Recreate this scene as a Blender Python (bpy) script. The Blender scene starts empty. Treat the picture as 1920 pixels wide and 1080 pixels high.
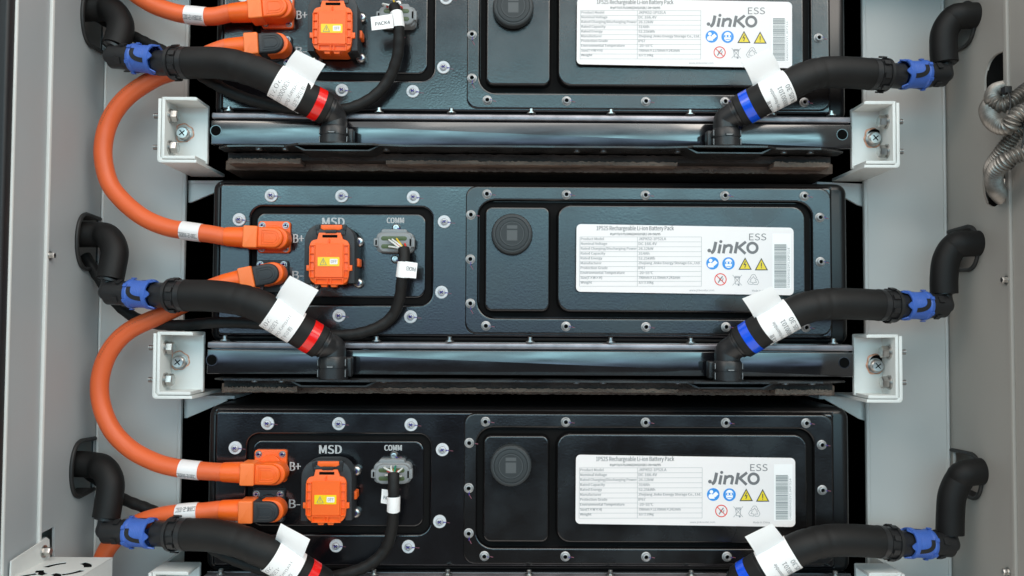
import bpy, math, random
from mathutils import Vector, Matrix
random.seed(4)
S = 0.001                                   # everything below is written in millimetres
col = bpy.context.scene.collection
scn = bpy.context.scene
R = math.radians

# ------------------------------------------------------------------ camera
F, CD = 1600.0, 1073.8                      # focal length in px of a 1920 picture, distance to the lid plane
def rot3(p, y, r):
    Rx = Matrix.Rotation(p, 3, 'X'); Ry = Matrix.Rotation(y, 3, 'Y'); Rz = Matrix.Rotation(r, 3, 'Z')
    return Rz @ Rx @ Ry
M3 = rot3(-0.0371, 0.00732, -0.0053)
B3 = Matrix(((1, 0, 0), (0, 0, 1), (0, -1, 0)))
cam = bpy.data.objects.new('camera', bpy.data.cameras.new('camera'))
col.objects.link(cam)
rm = (M3 @ B3).transposed().to_4x4()
cam.matrix_world = Matrix.Translation((0, -CD * S, 0)) @ rm
cam.data.sensor_width = 36.0
cam.data.lens = 36.0 * F / 1920.0
cam.data.clip_start = 0.02
cam.data.clip_end = 100
cam.data.dof.use_dof = True
cam.data.dof.focus_distance = 1.04
cam.data.dof.aperture_fstop = 7.1
scn.camera = cam
scn.view_settings.view_transform = 'Standard'
scn.view_settings.look = 'None'
scn.view_settings.exposure = 0.0
scn.view_settings.gamma = 1.0

# ------------------------------------------------------------------ surroundings light (overcast daylight in front of the open cabinet)
world = bpy.data.worlds.new('World'); scn.world = world; world.use_nodes = True
nt = world.node_tree; nt.nodes.clear()
def wn(t, **k):
    n = nt.nodes.new(t)
    for a, b in k.items(): setattr(n, a, b)
    return n
tc = wn('ShaderNodeTexCoord'); sx = wn('ShaderNodeSeparateXYZ')
nt.links.new(tc.outputs['Generated'], sx.inputs[0])
nz = wn('ShaderNodeTexNoise'); nz.inputs['Scale'].default_value = 5.0; nz.inputs['Detail'].default_value = 3
nt.links.new(tc.outputs['Generated'], nz.inputs['Vector'])
wob = wn('ShaderNodeMath', operation='MULTIPLY_ADD'); wob.inputs[1].default_value = 0.06; nt.links.new(nz.outputs['Fac'], wob.inputs[0])
zz = wn('ShaderNodeMath', operation='ADD'); zz.inputs[1].default_value = -0.03
nt.links.new(sx.outputs['Z'], wob.inputs[2]); nt.links.new(wob.outputs[0], zz.inputs[0])
mr = wn('ShaderNodeMapRange'); mr.inputs['From Min'].default_value = -1; mr.inputs['From Max'].default_value = 1
nt.links.new(zz.outputs[0], mr.inputs['Value'])
cr = wn('ShaderNodeValToRGB')
def zf(z): return (z + 1) / 2
def ramp(stops, src, norm):
    c_ = wn('ShaderNodeValToRGB'); nt.links.new(src.outputs[0], c_.inputs['Fac']); el = c_.color_ramp.elements
    while len(el) > 1: el.remove(el[-1])
    for i, (z, c, k) in enumerate(stops):
        e = el[0] if i == 0 else el.new(zf(z))
        e.position = zf(z); e.color = (c[0] * k / norm, c[1] * k / norm, c[2] * k / norm, 1)      # a ramp holds 0..1 only
    return c_
nt.nodes.remove(cr)
# everything round the cabinet: floor below, bright overcast above
base_c = ramp([(-1.0, (1, .94, .86), 1.25), (-.62, (1, .94, .86), 1.1), (-.46, (1, .95, .90), .12), (-.05, (.9, .95, 1), .035), (.02, (.9, .97, 1), .18), (.30, (.95, 1, 1), .28), (.42, (1, 1, 1), .95), (1.0, (1, 1, .98), 1.1)], mr, 2.0)
# the open side straight across from the cabinet, blue-green daylight above the horizon
open_c = ramp([(-.075, (.5, .7, .9), 0), (-.03, (.38, .54, .82), 1.0), (.02, (.35, .56, .78), 2.1), (.09, (.33, .60, .76), 2.6), (.13, (.35, .68, .80), 2.8), (.185, (.42, .78, .88), 5.2), (.240, (.42, .78, .88), 5.2), (.272, (.32, .62, .76), .6), (.36, (.34, .60, .74), .9), (.5, (.5, .6, .7), 0)], mr, 8.0)
my = wn('ShaderNodeMapRange'); my.interpolation_type = 'SMOOTHSTEP'; my.inputs['From Min'].default_value = -.62; my.inputs['From Max'].default_value = -.80; my.inputs['To Max'].default_value = 4.0
nt.links.new(sx.outputs['Y'], my.inputs['Value'])
mul = wn('ShaderNodeMix', data_type='RGBA', blend_type='MULTIPLY'); mul.inputs['Factor'].default_value = 1
nz2_ = wn('ShaderNodeTexNoise'); nz2_.inputs['Scale'].default_value = 13.0; nz2_.inputs['Detail'].default_value = 4; nt.links.new(tc.outputs['Generated'], nz2_.inputs['Vector'])
patch = wn('ShaderNodeMapRange'); patch.inputs['From Min'].default_value = .36; patch.inputs['From Max'].default_value = .64; patch.inputs['To Min'].default_value = .38; patch.inputs['To Max'].default_value = 1.62
nt.links.new(nz2_.outputs['Fac'], patch.inputs['Value'])
pm = wn('ShaderNodeMath', operation='MULTIPLY'); nt.links.new(my.outputs[0], pm.inputs[0]); nt.links.new(patch.outputs[0], pm.inputs[1])
nt.links.new(open_c.outputs['Color'], mul.inputs['A']); nt.links.new(pm.outputs[0], mul.inputs['B'])
add = wn('ShaderNodeMix', data_type='RGBA', blend_type='ADD'); add.inputs['Factor'].default_value = 1
nt.links.new(base_c.outputs['Color'], add.inputs['A']); nt.links.new(mul.outputs['Result'], add.inputs['B'])
bg = wn('ShaderNodeBackground'); bg.inputs['Strength'].default_value = 2.0
nt.links.new(add.outputs['Result'], bg.inputs['Color'])
wo = wn('ShaderNodeOutputWorld'); nt.links.new(bg.outputs[0], wo.inputs[0])

def area(name, loc, target, size, power, color):
    l = bpy.data.lights.new(name, 'AREA'); l.shape = 'RECTANGLE'; l.size, l.size_y = size; l.energy = power; l.color = color
    o = bpy.data.objects.new(name, l); col.objects.link(o); o.location = loc
    o.rotation_euler = (Vector(target) - Vector(loc)).to_track_quat('-Z', 'Y').to_euler()
    return o
area('soft_light', (0.5, -2.4, 2.3), (0, 0, 0.05), (2.2, 1.4), 30, (1, .95, .89))  # unseen soft lamp added above and in front as key
area('fill_light', (2.1, -2.3, 1.95), (0, 0, 0), (1.5, 1.0), 32, (1, .90, .80))  # unseen fill lamp added on the right, no window there
area('fill_light', (-2.1, -2.4, 1.9), (0, 0, 0), (1.5, 1.0), 24, (1, .90, .80))  # weaker unseen fill lamp added on the left

# ------------------------------------------------------------------ pixel -> place
MT = M3.transposed()
def ray(px, py):
    return MT @ Vector((px - 960.0, 540.0 - py, -F))
def at(px, py, d=0.0):
    v = ray(px, py); k = (CD - d) / -v.z
    return Vector((v.x * k, -d, v.y * k))
def at_x(px, py, X):
    v = ray(px, py); k = X / v.x
    return Vector((X, -v.z * k - CD, v.y * k))
PZ = 285.5                                   # distance between two packs

# ------------------------------------------------------------------ materials
MATS = {}
def mat(name, color, rough=.5, metal=0.0, spec=.5, bump=None, var=None, rvar=None, coat=0.0, second=None, alpha=None):
    """bump=(scale per m, strength, distance mm); var=(scale, amount); rvar=(scale, amount, stretch)"""
    m = bpy.data.materials.new(name); m.use_nodes = True
    t = m.node_tree; b = t.nodes['Principled BSDF']
    b.inputs['Base Color'].default_value = (*color, 1); b.inputs['Roughness'].default_value = rough
    b.inputs['Metallic'].default_value = metal; b.inputs['Specular IOR Level'].default_value = spec
    b.inputs['Coat Weight'].default_value = coat; b.inputs['Coat Roughness'].default_value = .08
    tcn = t.nodes.new('ShaderNodeTexCoord')
    def noise(scale, detail=3, stretch=None):
        n = t.nodes.new('ShaderNodeTexNoise'); n.inputs['Scale'].default_value = scale; n.inputs['Detail'].default_value = detail
        if stretch:
            mp = t.nodes.new('ShaderNodeMapping'); mp.inputs['Scale'].default_value = stretch
            t.links.new(tcn.outputs['Object'], mp.inputs['Vector']); t.links.new(mp.outputs[0], n.inputs['Vector'])
        else: t.links.new(tcn.outputs['Object'], n.inputs['Vector'])
        return n
    if bump:
        n = noise(bump[0], 2, bump[3] if len(bump) > 3 else None); bp = t.nodes.new('ShaderNodeBump')
        bp.inputs['Strength'].default_value = bump[1]; bp.inputs['Distance'].default_value = bump[2] * S
        t.links.new(n.outputs['Fac'], bp.inputs['Height']); t.links.new(bp.outputs[0], b.inputs['Normal'])
    if var:
        n = noise(var[0], 4, var[2] if len(var) > 2 else None); mx = t.nodes.new('ShaderNodeMix'); mx.data_type = 'RGBA'
        c2 = second or tuple(min(1, c * (1 + var[1])) for c in color)
        rp = t.nodes.new('ShaderNodeMapRange'); rp.inputs['From Min'].default_value = .35; rp.inputs['From Max'].default_value = .68
        t.links.new(n.outputs['Fac'], rp.inputs['Value']); t.links.new(rp.outputs[0], mx.inputs['Factor'])
        mx.inputs['A'].default_value = (*[max(0, c * (1 - var[1])) for c in color], 1) if not second else (*color, 1)
        mx.inputs['B'].default_value = (*c2, 1)
        t.links.new(mx.outputs['Result'], b.inputs['Base Color'])
    if rvar:
        n = noise(rvar[0], 5, rvar[2] if len(rvar) > 2 else None); rp = t.nodes.new('ShaderNodeMapRange')
        rp.inputs['From Min'].default_value = .35; rp.inputs['From Max'].default_value = .65
        rp.inputs['To Min'].default_value = max(.02, rough - rvar[1]); rp.inputs['To Max'].default_value = min(1, rough + rvar[1])
        t.links.new(n.outputs['Fac'], rp.inputs['Value']); t.links.new(rp.outputs[0], b.inputs['Roughness'])
    MATS[name] = m
    return m
mat('lid', (.0042, .0042, .0055), .16, spec=1.0, bump=(420, .30, .35), rvar=(14, .07))
mat('cover', (.0052, .0048, .0050), .22, spec=.95, bump=(420, .32, .35), rvar=(11, .09))
mat('case', (.006, .006, .0065), .30, spec=.5, bump=(500, .2, .2))
mat('beam', (.008, .008, .010), .17, spec=1.0, bump=(45, .12, .5, (.2, 1, 1)), rvar=(26, .13, (.3, 1, 1)), coat=.75)
mat('beam_edge', (.30, .28, .30), .38, metal=.6, bump=(300, .2, .2), var=(40, .25))
mat('lip', (.016, .015, .015), .35, spec=.6, bump=(200, .4, .5), rvar=(20, .15), var=(35, .6))
mat('foam', (.13, .09, .072), .9, bump=(330, 1.0, 2.5, (.6, 1, 1)), var=(70, .5, (.35, 1, 1)), second=(.25, .175, .135))
mat('wall_side', (.405, .435, .445), .42, bump=(900, .15, .12), var=(3, .03))  # same paint as the posts, toned down and cooled against the warm lamps
mat('wall', (.54, .545, .53), .42, bump=(900, .15, .12), var=(3, .03))
mat('wall_right_dim', (.375, .355, .325), .45, bump=(900, .15, .12), var=(3, .03))  # same paint again, the right side's dimmer, warmer light put into the colour
mat('bracket', (.73, .745, .72), .36, bump=(650, .45, .3), var=(9, .05))
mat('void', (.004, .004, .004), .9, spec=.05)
mat('groove_black', (.005, .0045, .0045), .75, spec=.12, bump=(300, .3, .4))  # matte black that paints the shade in the lid grooves
mat('rubber', (.014, .014, .014), .55, bump=(700, .25, .2))
mat('hose_foam', (.0070, .0066, .0064), .6, spec=.34, bump=(850, .45, .3), var=(30, .25))
mat('black_plastic', (.016, .016, .017), .38, spec=.5, bump=(900, .12, .1))
mat('dark_plastic', (.030, .032, .035), .48, spec=.4, bump=(1400, .2, .08))
mat('orange', (.92, .135, .012), .40, bump=(1300, .12, .08), var=(30, .04))
mat('orange_pale', (.95, .20, .04), .45, bump=(1300, .12, .08))
mat('cable_orange', (.80, .135, .035), .45, bump=(90, .18, .5), var=(14, .06))
mat('cable_print', (.36, .10, .05), .6)
mat('blue_plastic', (.055, .14, .50), .42, bump=(1100, .15, .08))
mat('red_band', (.82, .010, .008), .22, coat=.3)
mat('blue_band', (.004, .085, .75), .22, coat=.3)
mat('paper', (.92, .90, .89), .42, bump=(35, .12, 1.0))
mat('label_white', (.84, .795, .785), .30, bump=(60, .05, .3))
mat('label_bright', (.92, .90, .89), .35)
mat('ink', (.05, .05, .055), .5)
mat('ink_grey', (.20, .20, .205), .5)
mat('ink_soft', (.30, .30, .31), .5)
mat('ink_line', (.36, .38, .38), .5)
mat('logo_grey', (.16, .16, .165), .45)
mat('bar_grey', (.33, .35, .35), .5)
mat('sign_blue', (.035, .27, .72), .35)
mat('sign_yellow', (.80, .62, .03), .35)
mat('sign_red', (.75, .05, .03), .35)
mat('sticker_yellow', (.90, .62, .01), .3)
mat('silk', (.52, .52, .52), .5)
mat('cap', (.030, .034, .036), .5, spec=.35, bump=(1200, .2, .1))
mat('cap_mark', (.075, .080, .082), .5)
mat('washer', (.62, .64, .66), .38, var=(60, .08))
mat('zinc', (.50, .51, .54), .42, metal=.25, var=(200, .2))
mat('lip_rough', (.030, .023, .020), .75, bump=(260, .8, 1.5), var=(45, .5, (.5, 1, 1)))
mat('steel', (.52, .51, .49), .30, metal=1.0, bump=(500, .15, .1), var=(120, .2))
mat('steel_dark', (.30, .29, .28), .35, metal=.9)
mat('rivet', (.36, .36, .36), .45, metal=.5, var=(150, .3))
mat('conduit', (.29, .27, .245), .42, metal=.75, var=(70, .25))
mat('purple_ink', (.045, .02, .26), .5)
mat('pink_ink', (.22, .07, .10), .6)
mat('marker_orange', (.70, .36, .24), .6, var=(200, .4))
mat('connector_grey', (.24, .25, .255), .42, bump=(1000, .12, .1))
mat('seal_green', (.07, .10, .035), .4)
mat('wire_white', (.72, .72, .68), .4)
mat('wire_red', (.70, .03, .02), .4)
mat('wire_yellow', (.75, .50, .04), .4)
mat('wire_green', (.02, .22, .13), .4)
mat('gasket', (.012, .012, .013), .5)

# ------------------------------------------------------------------ mesh builder
ORG = {}
class MB:
    def __init__(s): s.v = []; s.f = []; s.m = []; s.cur = 0
    def add(s, vs, fs):
        o = len(s.v); s.v += [Vector(v) for v in vs]
        for f in fs: s.f.append([i + o for i in f]); s.m.append(s.cur)
    def mesh(s, name, mats, org=Vector((0, 0, 0)), angle=38):
        me = bpy.data.meshes.new(name)
        me.from_pydata([((v - org) * S)[:] for v in s.v], [], s.f); me.update()
        for m in mats: me.materials.append(MATS[m])
        if len(mats) > 1: me.polygons.foreach_set('material_index', s.m)
        me.shade_smooth()
        if angle < 180: me.set_sharp_from_angle(angle=R(angle))
        return me
    def build(s, name, mats, parent=None, angle=38):
        if isinstance(mats, str): mats = [mats]
        org = ORG.get(parent.name, Vector((0, 0, 0))) if parent else Vector((0, 0, 0))
        o = bpy.data.objects.new(name, s.mesh(name, mats, org, angle)); col.objects.link(o)
        if parent: o.parent = parent
        ORG[o.name] = org
        return o
    # -- shapes
    def box(s, a, b, bev=0.0):
        x0, y0, z0 = [min(p, q) for p, q in zip(a, b)]; x1, y1, z1 = [max(p, q) for p, q in zip(a, b)]
        s.prism(rr(x0, z0, x1, z1, max(bev, .01), 3 if bev > .05 else 1), y1, y0, bev)
    def prism(s, out, yb, yf, bev=0.0, back=True, steps=3, lay=None):
        """outline [(x,z)] counter-clockwise seen from the front, from yb (back) to yf (front, smaller y)"""
        n = len(out); nr = normals2(out)
        L = lay or [(yb, 0)]
        if not lay:
            if bev > 0:
                for k in range(steps + 1):
                    a = k / steps * math.pi / 2
                    L.append((yf + bev * (1 - math.sin(a)), bev * (1 - math.cos(a))))
            else: L.append((yf, 0))
        vs = []
        for y, ins in L: vs += [(p[0] - q[0] * ins, y, p[1] - q[1] * ins) for p, q in zip(out, nr)]
        fs = []
        for k in range(len(L) - 1):
            for i in range(n):
                j = (i + 1) % n; fs.append([k * n + i, k * n + j, (k + 1) * n + j, (k + 1) * n + i])
        fs.append([(len(L) - 1) * n + i for i in range(n)])
        if back: fs.append([i for i in range(n)][::-1])
        s.add(vs, fs)
    def lathe(s, c, axis, prof, seg=28, a0=0.0, rfun=None, cap=True):
        c = Vector(c); axis = Vector(axis).normalized()
        u = axis.orthogonal().normalized()
        if abs(axis.y) < .9: u = (Vector((0, -1, 0)) - axis * axis.dot(Vector((0, -1, 0)))).normalized()
        w = axis.cross(u); vs = []
        for k, (t, r) in enumerate(prof):
            for i in range(seg):
                a = a0 + 2 * math.pi * i / seg
                rr_, tt = (rfun(k, a, r, t) if rfun else (r, t))
                vs.append(c + axis * tt + (u * math.cos(a) + w * math.sin(a)) * rr_)
        fs = []
        for k in range(len(prof) - 1):
            for i in range(seg):
                j = (i + 1) % seg; fs.append([k * seg + i, k * seg + j, (k + 1) * seg + j, (k + 1) * seg + i])
        if cap:
            fs.append([i for i in range(seg)][::-1]); fs.append([(len(prof) - 1) * seg + i for i in range(seg)])
        s.add(vs, fs)
    def tube(s, pts, rad, seg=20, cap=True):
        fr = frames(pts); n = len(pts); vs = []
        for k, (p, T, N, Bn) in enumerate(fr):
            r = rad(k / (n - 1)) if callable(rad) else rad
            for i in range(seg):
                a = 2 * math.pi * i / seg; vs.append(p + (N * math.cos(a) + Bn * math.sin(a)) * r)
        fs = []
        for k in range(n - 1):
            for i in range(seg):
                j = (i + 1) % seg; fs.append([k * seg + i, (k + 1) * seg + i, (k + 1) * seg + j, k * seg + j])
        if cap:
            fs.append([i for i in range(seg)]); fs.append([(n - 1) * seg + i for i in range(seg)][::-1])
        s.add(vs, fs)
    def sheet(s, P, nu, nv, th=0.0):
        """P(u,v)->Vector, grid surface; th = thickness"""
        g = [[Vector(P(i / nu, j / nv)) for i in range(nu + 1)] for j in range(nv + 1)]
        vs = [p for row in g for p in row]; w = nu + 1
        fs = [[j * w + i, j * w + i + 1, (j + 1) * w + i + 1, (j + 1) * w + i] for j in range(nv) for i in range(nu)]
        if th:
            k = len(vs); nrm = []
            for j in range(nv + 1):
                for i in range(nu + 1):
                    a = g[j][min(i + 1, nu)] - g[j][max(i - 1, 0)]; b = g[min(j + 1, nv)][i] - g[max(j - 1, 0)][i]
                    q = a.cross(b); nrm.append(q.normalized() if q.length > 1e-9 else Vector((0, -1, 0)))
            vs = vs + [p - q * th for p, q in zip(vs, nrm)]
            fs = fs + [[i + k for i in f][::-1] for f in fs]
            edge = [i for i in range(w)] + [j * w + nu for j in range(1, nv + 1)] + [nv * w + i for i in range(nu - 1, -1, -1)] + [j * w for j in range(nv - 1, 0, -1)]
            for a, b in zip(edge, edge[1:] + edge[:1]): fs.append([b, a, a + k, b + k])
        s.add(vs, fs)
    def flat(s, pts2, fr, h=0.0):
        o, U, V, N = fr
        s.add([o + U * x + V * y + N * h for x, y in pts2], [list(range(len(pts2)))])
    def ring2(s, c, r0, r1, fr, h=0.0, n=32, a0=0, a1=2 * math.pi):
        for i in range(n):
            a, b = a0 + (a1 - a0) * i / n, a0 + (a1 - a0) * (i + 1) / n
            s.flat([(c[0] + r0 * math.cos(a), c[1] + r0 * math.sin(a)), (c[0] + r1 * math.cos(a), c[1] + r1 * math.sin(a)),
                    (c[0] + r1 * math.cos(b), c[1] + r1 * math.sin(b)), (c[0] + r0 * math.cos(b), c[1] + r0 * math.sin(b))], fr, h)
    def stroke(s, pts, w, fr, h=0.0):
        o, U, V, N = fr; n = len(pts); vs = []; closed = n > 2 and pts[0] == pts[-1]
        for i, p in enumerate(pts):
            a = pts[i - 1] if i else (pts[-2] if closed else p); b = pts[i + 1] if i < n - 1 else (pts[1] if closed else p)
            e1 = (p[0] - a[0], p[1] - a[1]); e2 = (b[0] - p[0], b[1] - p[1])
            if i == 0 and not closed: e1 = e2
            if i == n - 1 and not closed: e2 = e1
            l1 = math.hypot(*e1) or 1; l2 = math.hypot(*e2) or 1
            q = (-(e1[1] / l1 + e2[1] / l2), e1[0] / l1 + e2[0] / l2); l = math.hypot(*q) or 1
            m = w / 2 / max(.45, l / 2) / l
            for sg in (1, -1): vs.append(o + U * (p[0] + sg * q[0] * m) + V * (p[1] + sg * q[1] * m) + N * h)
        s.add(vs, [[2 * i, 2 * i + 1, 2 * i + 3, 2 * i + 2] for i in range(n - 1)])
def normals2(o):
    n = len(o); r = []
    for i in range(n):
        a, b, c = o[i - 1], o[i], o[(i + 1) % n]
        e1 = (b[0] - a[0], b[1] - a[1]); e2 = (c[0] - b[0], c[1] - b[1])
        l1 = math.hypot(*e1) or 1; l2 = math.hypot(*e2) or 1
        n1 = (e1[1] / l1, -e1[0] / l1); n2 = (e2[1] / l2, -e2[0] / l2)
        q = (n1[0] + n2[0], n1[1] + n2[1]); l = math.hypot(*q) or 1
        k = min(1.6, 2 / max(.4, l)) / l * 1.0 if l else 1
        d = max(.5, l / 2); r.append((q[0] / l / d, q[1] / l / d))
    return r
def rr(x0, z0, x1, z1, r, n=6):
    r = min(r, abs(x1 - x0) / 2 - .01, abs(z1 - z0) / 2 - .01); o = []
    for cx, cz, a in ((x1 - r, z0 + r, -90), (x1 - r, z1 - r, 0), (x0 + r, z1 - r, 90), (x0 + r, z0 + r, 180)):
        for k in range(n + 1):
            t = R(a + 90 * k / n); o.append((cx + r * math.cos(t), cz + r * math.sin(t)))
    return o
def pr(px0, py0, px1, py1, d, r=0, n=6):
    a = at(px0, py0, d); b = at(px1, py1, d); c = at(px0, py1, d); e = at(px1, py0, d)
    x0 = (a.x + c.x) / 2; x1 = (b.x + e.x) / 2; z1 = (a.z + e.z) / 2; z0 = (b.z + c.z) / 2
    return rr(x0, z0, x1, z1, max(r, .02), n)
def pp(l, d): return [(at(x, y, d).x, at(x, y, d).z) for x, y in l]
def ccw(o):
    A = sum(a[0] * b[1] - b[0] * a[1] for a, b in zip(o, o[1:] + o[:1]))
    return o if A > 0 else o[::-1]
def smooth(pts, n=12):
    P = [Vector(p) for p in pts]; P = [P[0] * 2 - P[1]] + P + [P[-1] * 2 - P[-2]]; out = []
    for i in range(1, len(P) - 2):
        p0, p1, p2, p3 = P[i - 1:i + 3]
        for k in range(n):
            t = k / n
            out.append(.5 * ((2 * p1) + (p2 - p0) * t + (2 * p0 - 5 * p1 + 4 * p2 - p3) * t * t + (3 * p1 - p0 - 3 * p2 + p3) * t ** 3))
    out.append(P[-2]); return out
def frames(pts):
    n = len(pts); T = [(pts[min(i + 1, n - 1)] - pts[max(i - 1, 0)]).normalized() for i in range(n)]
    f = Vector((0, -1, 0)); N = (f - T[0] * f.dot(T[0]))
    if N.length < .2: N = T[0].orthogonal()
    N.normalize(); out = []
    for i in range(n):
        N = (N - T[i] * N.dot(T[i])).normalized(); out.append((pts[i], T[i], N.copy(), T[i].cross(N)))
    return out
def resample(pts, step):
    L = [0]
    for a, b in zip(pts, pts[1:]): L.append(L[-1] + (b - a).length)
    n = max(2, int(L[-1] / step)); out = []; j = 0
    for k in range(n + 1):
        s = L[-1] * k / n
        while j < len(pts) - 2 and L[j + 1] < s: j += 1
        out.append(pts[j].lerp(pts[j + 1], (s - L[j]) / max(1e-9, L[j + 1] - L[j])))
    return out

import os
FONT = None
try:
    p_ = os.path.join(bpy.utils.system_resource('DATAFILES', path='fonts'), 'Noto Sans CJK Regular.woff2')
    if os.path.exists(p_): FONT = bpy.data.fonts.load(p_)
except Exception: FONT = None
def text_tris(txt, off=0.0, res=2):
    c = bpy.data.curves.new('t', 'FONT'); c.body = txt; c.size = 1; c.resolution_u = res; c.offset = off
    if FONT: c.font = FONT
    o = bpy.data.objects.new('t', c); col.objects.link(o)
    dg = bpy.context.evaluated_depsgraph_get(); me = bpy.data.meshes.new_from_object(o.evaluated_get(dg))
    vs = [(v.co.x, v.co.y) for v in me.vertices]; fs = [list(p.vertices) for p in me.polygons]
    bpy.data.objects.remove(o); bpy.data.curves.remove(c); bpy.data.meshes.remove(me)
    return vs, fs
_TT = {}
def put_text(mb, txt, fn, x0, x1, y0, y1, off=0.0, res=3):
    """fits the text's ink into the box x0..x1, y0..y1 of the surface fn(x, y) -> point"""
    k = txt
    if k not in _TT: _TT[k] = text_tris(txt, 0, res)
    vs, fs = _TT[k]
    if not vs: return
    ax = min(v[0] for v in vs); bx = max(v[0] for v in vs); ay = min(v[1] for v in vs); by = max(v[1] for v in vs)
    mb.add([fn(x0 + (x - ax) / (bx - ax) * (x1 - x0), y0 + (y - ay) / (by - ay) * (y1 - y0)) for x, y in vs], fs)
    if off > 0:                                 # bolder: a second copy beside the first
        dx = off * abs(y1 - y0); n = len(vs); base = mb.v[-n:]
        a, b = fn(x0, y0), fn(x0 + dx * (1 if x1 > x0 else -1), y0)
        mb.add([p + (b - a) + Vector((0, -.02, 0)) for p in base], fs)
def frame_fn(fr, h):
    o, U, V, N = fr
    return lambda x, y: o + U * x + V * y + N * h

def filled(name, outer, holes, y, th, mats, parent, to3, bev=0.0):
    """a plate with holes: 2D curve filled, then mapped by to3(u, v, w)"""
    c = bpy.data.curves.new('f', 'CURVE'); c.dimensions = '2D'; c.fill_mode = 'BOTH'; c.extrude = th / 2; c.bevel_depth = bev
    for o in [outer] + holes:
        sp = c.splines.new('POLY'); sp.points.add(len(o) - 1); sp.use_cyclic_u = True
        for p, q in zip(sp.points, o): p.co = (q[0], q[1], 0, 1)
    ob = bpy.data.objects.new('f', c); col.objects.link(ob)
    dg = bpy.context.evaluated_depsgraph_get(); me = bpy.data.meshes.new_from_object(ob.evaluated_get(dg))
    mb = MB(); mb.add([to3(v.co.x, v.co.y, v.co.z) for v in me.vertices], [list(p.vertices) for p in me.polygons])
    bpy.data.objects.remove(ob); bpy.data.curves.remove(c); bpy.data.meshes.remove(me)
    return mb.build(name, mats, parent, 30)

def thing(name, label, cat, loc, group=None):
    o = bpy.data.objects.new(name, None); o.empty_display_size = .02; col.objects.link(o)
    o.location = Vector(loc) * S; ORG[o.name] = Vector(loc)
    o['label'] = label; o['category'] = cat
    if group: o['group'] = group
    return o
def tag(o, label, cat, group=None):
    o['label'] = label; o['category'] = cat
    if group: o['group'] = group
    return o
KIDS = {}
def copy_tree(o, parent=None):
    c = o.copy(); col.objects.link(c); c.parent = parent
    for ch in [q for q in col.objects if q.parent == o]: copy_tree(ch, c)
    return c

# ------------------------------------------------------------------ the cabinet
XL = at(188, 500, -50).x; XR = at(1777, 500, -50).x
cab = thing('cabinet', 'light grey painted steel cabinet holding the stacked black packs', 'cabinet', (0, 0, -400))
ZB, ZT = -420.0, 480.0
dF_L = -at_x(88, 500, XL).y; dF_R = -at_x(1892, 500, XR).y     # front edge of the side panels (mm in front of the lids)
# posts facing the door
mb = MB(); a = at(345, 500, -50).x
mb.prism(ccw([(XL, ZB), (a, ZB), (a, ZT), (XL, ZT)]), 56, 50, 0)
mb.tube([Vector((a - 3, 53, ZB)), Vector((a - 3, 53, ZT))], 3.6, 10)
mb.build('mounting_post', 'wall', cab)
mb = MB(); b = at(1622, 500, -50).x
mb.prism(ccw([(b, ZB), (XR, ZB), (XR, ZT), (b, ZT)]), 56, 50, 0)
mb.tube([Vector((b + 3, 53, ZB)), Vector((b + 3, 53, ZT))], 3.6, 10)
mb.build('mounting_post', 'wall', cab)
# thin folded seam where posts meet the side panels
mb = MB(); mb.tube([Vector((XL + 1.5, 49.5, ZB)), Vector((XL + 1.5, 49.5, ZT))], 1.7, 8); mb.box((XL - 3.5, 44, ZB), (XL - .6, 49, ZT), .5); mb.build('seam', 'bracket', cab)
mb = MB(); mb.tube([Vector((XR - 3, 49.2, ZB)), Vector((XR - 3, 49.2, ZT))], 2.2, 8); mb.box((XR + .6, 42, ZB), (XR + 3.5, 49, ZT), .5); mb.build('seam', 'wall', cab)
# side panels with D shaped openings; u = y, v = z
def dhole(X, px, pyt, pyb, side):
    zt = at_x(px, pyt, X).z; zb = at_x(px, pyb, X).z; y0 = at_x(px, (pyt + pyb) / 2, X).y; zc = (zt + zb) / 2; h = (zt - zb) / 2
    y1 = 44.0; o = [(y1, zb + 2), ]
    for k in range(25):
        t = -math.pi / 2 + math.pi * k / 24
        o.append((y0 + 26 - 26 * math.cos(t) ** .8 if abs(math.cos(t)) > 1e-6 else y0 + 26, zc + h * math.sin(t)))
    o.append((y1, zt - 2)); return o
HL = [dhole(XL, 142, 397, 502, 0)]; HL.append([(y, z + PZ) for y, z in HL[0]]); HL.append([(y, z - PZ) for y, z in HL[0]])
HR = [dhole(XR, 1836, 421, 504, 1)]; HR.append([(y, z + PZ) for y, z in HR[0]]); HR.append([(y, z - PZ) for y, z in HR[0]])
cut = [(p.y, p.z) for p in (at_x(78, 1000, XL), at_x(103, 987, XL), at_x(103, 1046, XL), at_x(93, 1046, XL), at_x(92, 1012, XL), at_x(89, 1007, XL), at_x(79, 1011, XL))]

def to_left(u, v, w): return Vector((XL - 2 + w, u, v))
def to_right(u, v, w): return Vector((XR + 2 - w, u, v))
YLf = -dF_L; YRf = -dF_R
ovR = []
for (t, bt, cx) in ((104, 205, 0), (285, 388, 0)):
    pt = [at_x(1846, (t + bt) / 2, XR)]
    zt = at_x(1862, t, XR).z; zb = at_x(1862, bt, XR).z; zc, h = (zt + zb) / 2, (zt - zb) / 2; yb = at_x(1845 if t < 200 else 1838, 150, XR).y; yf = YRf + 6
    ovR.append([(yf, zb + 6)] + [(yb - 30 * (1 - math.cos(R(a)) ** .7) , zc + h * math.sin(R(a))) for a in range(-88, 89, 11)] + [(yf, zt - 1)])
filled('side_panel', [(YLf, ZB), (120, ZB), (120, ZT), (YLf, ZT)], HL + [cut], 0, 3, 'wall_side', cab, to_left)
filled('side_panel', [(YRf, ZB), (120, ZB), (120, ZT), (YRf, ZT)], HR + ovR, 0, 3, 'wall_right_dim', cab, to_right)
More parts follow.
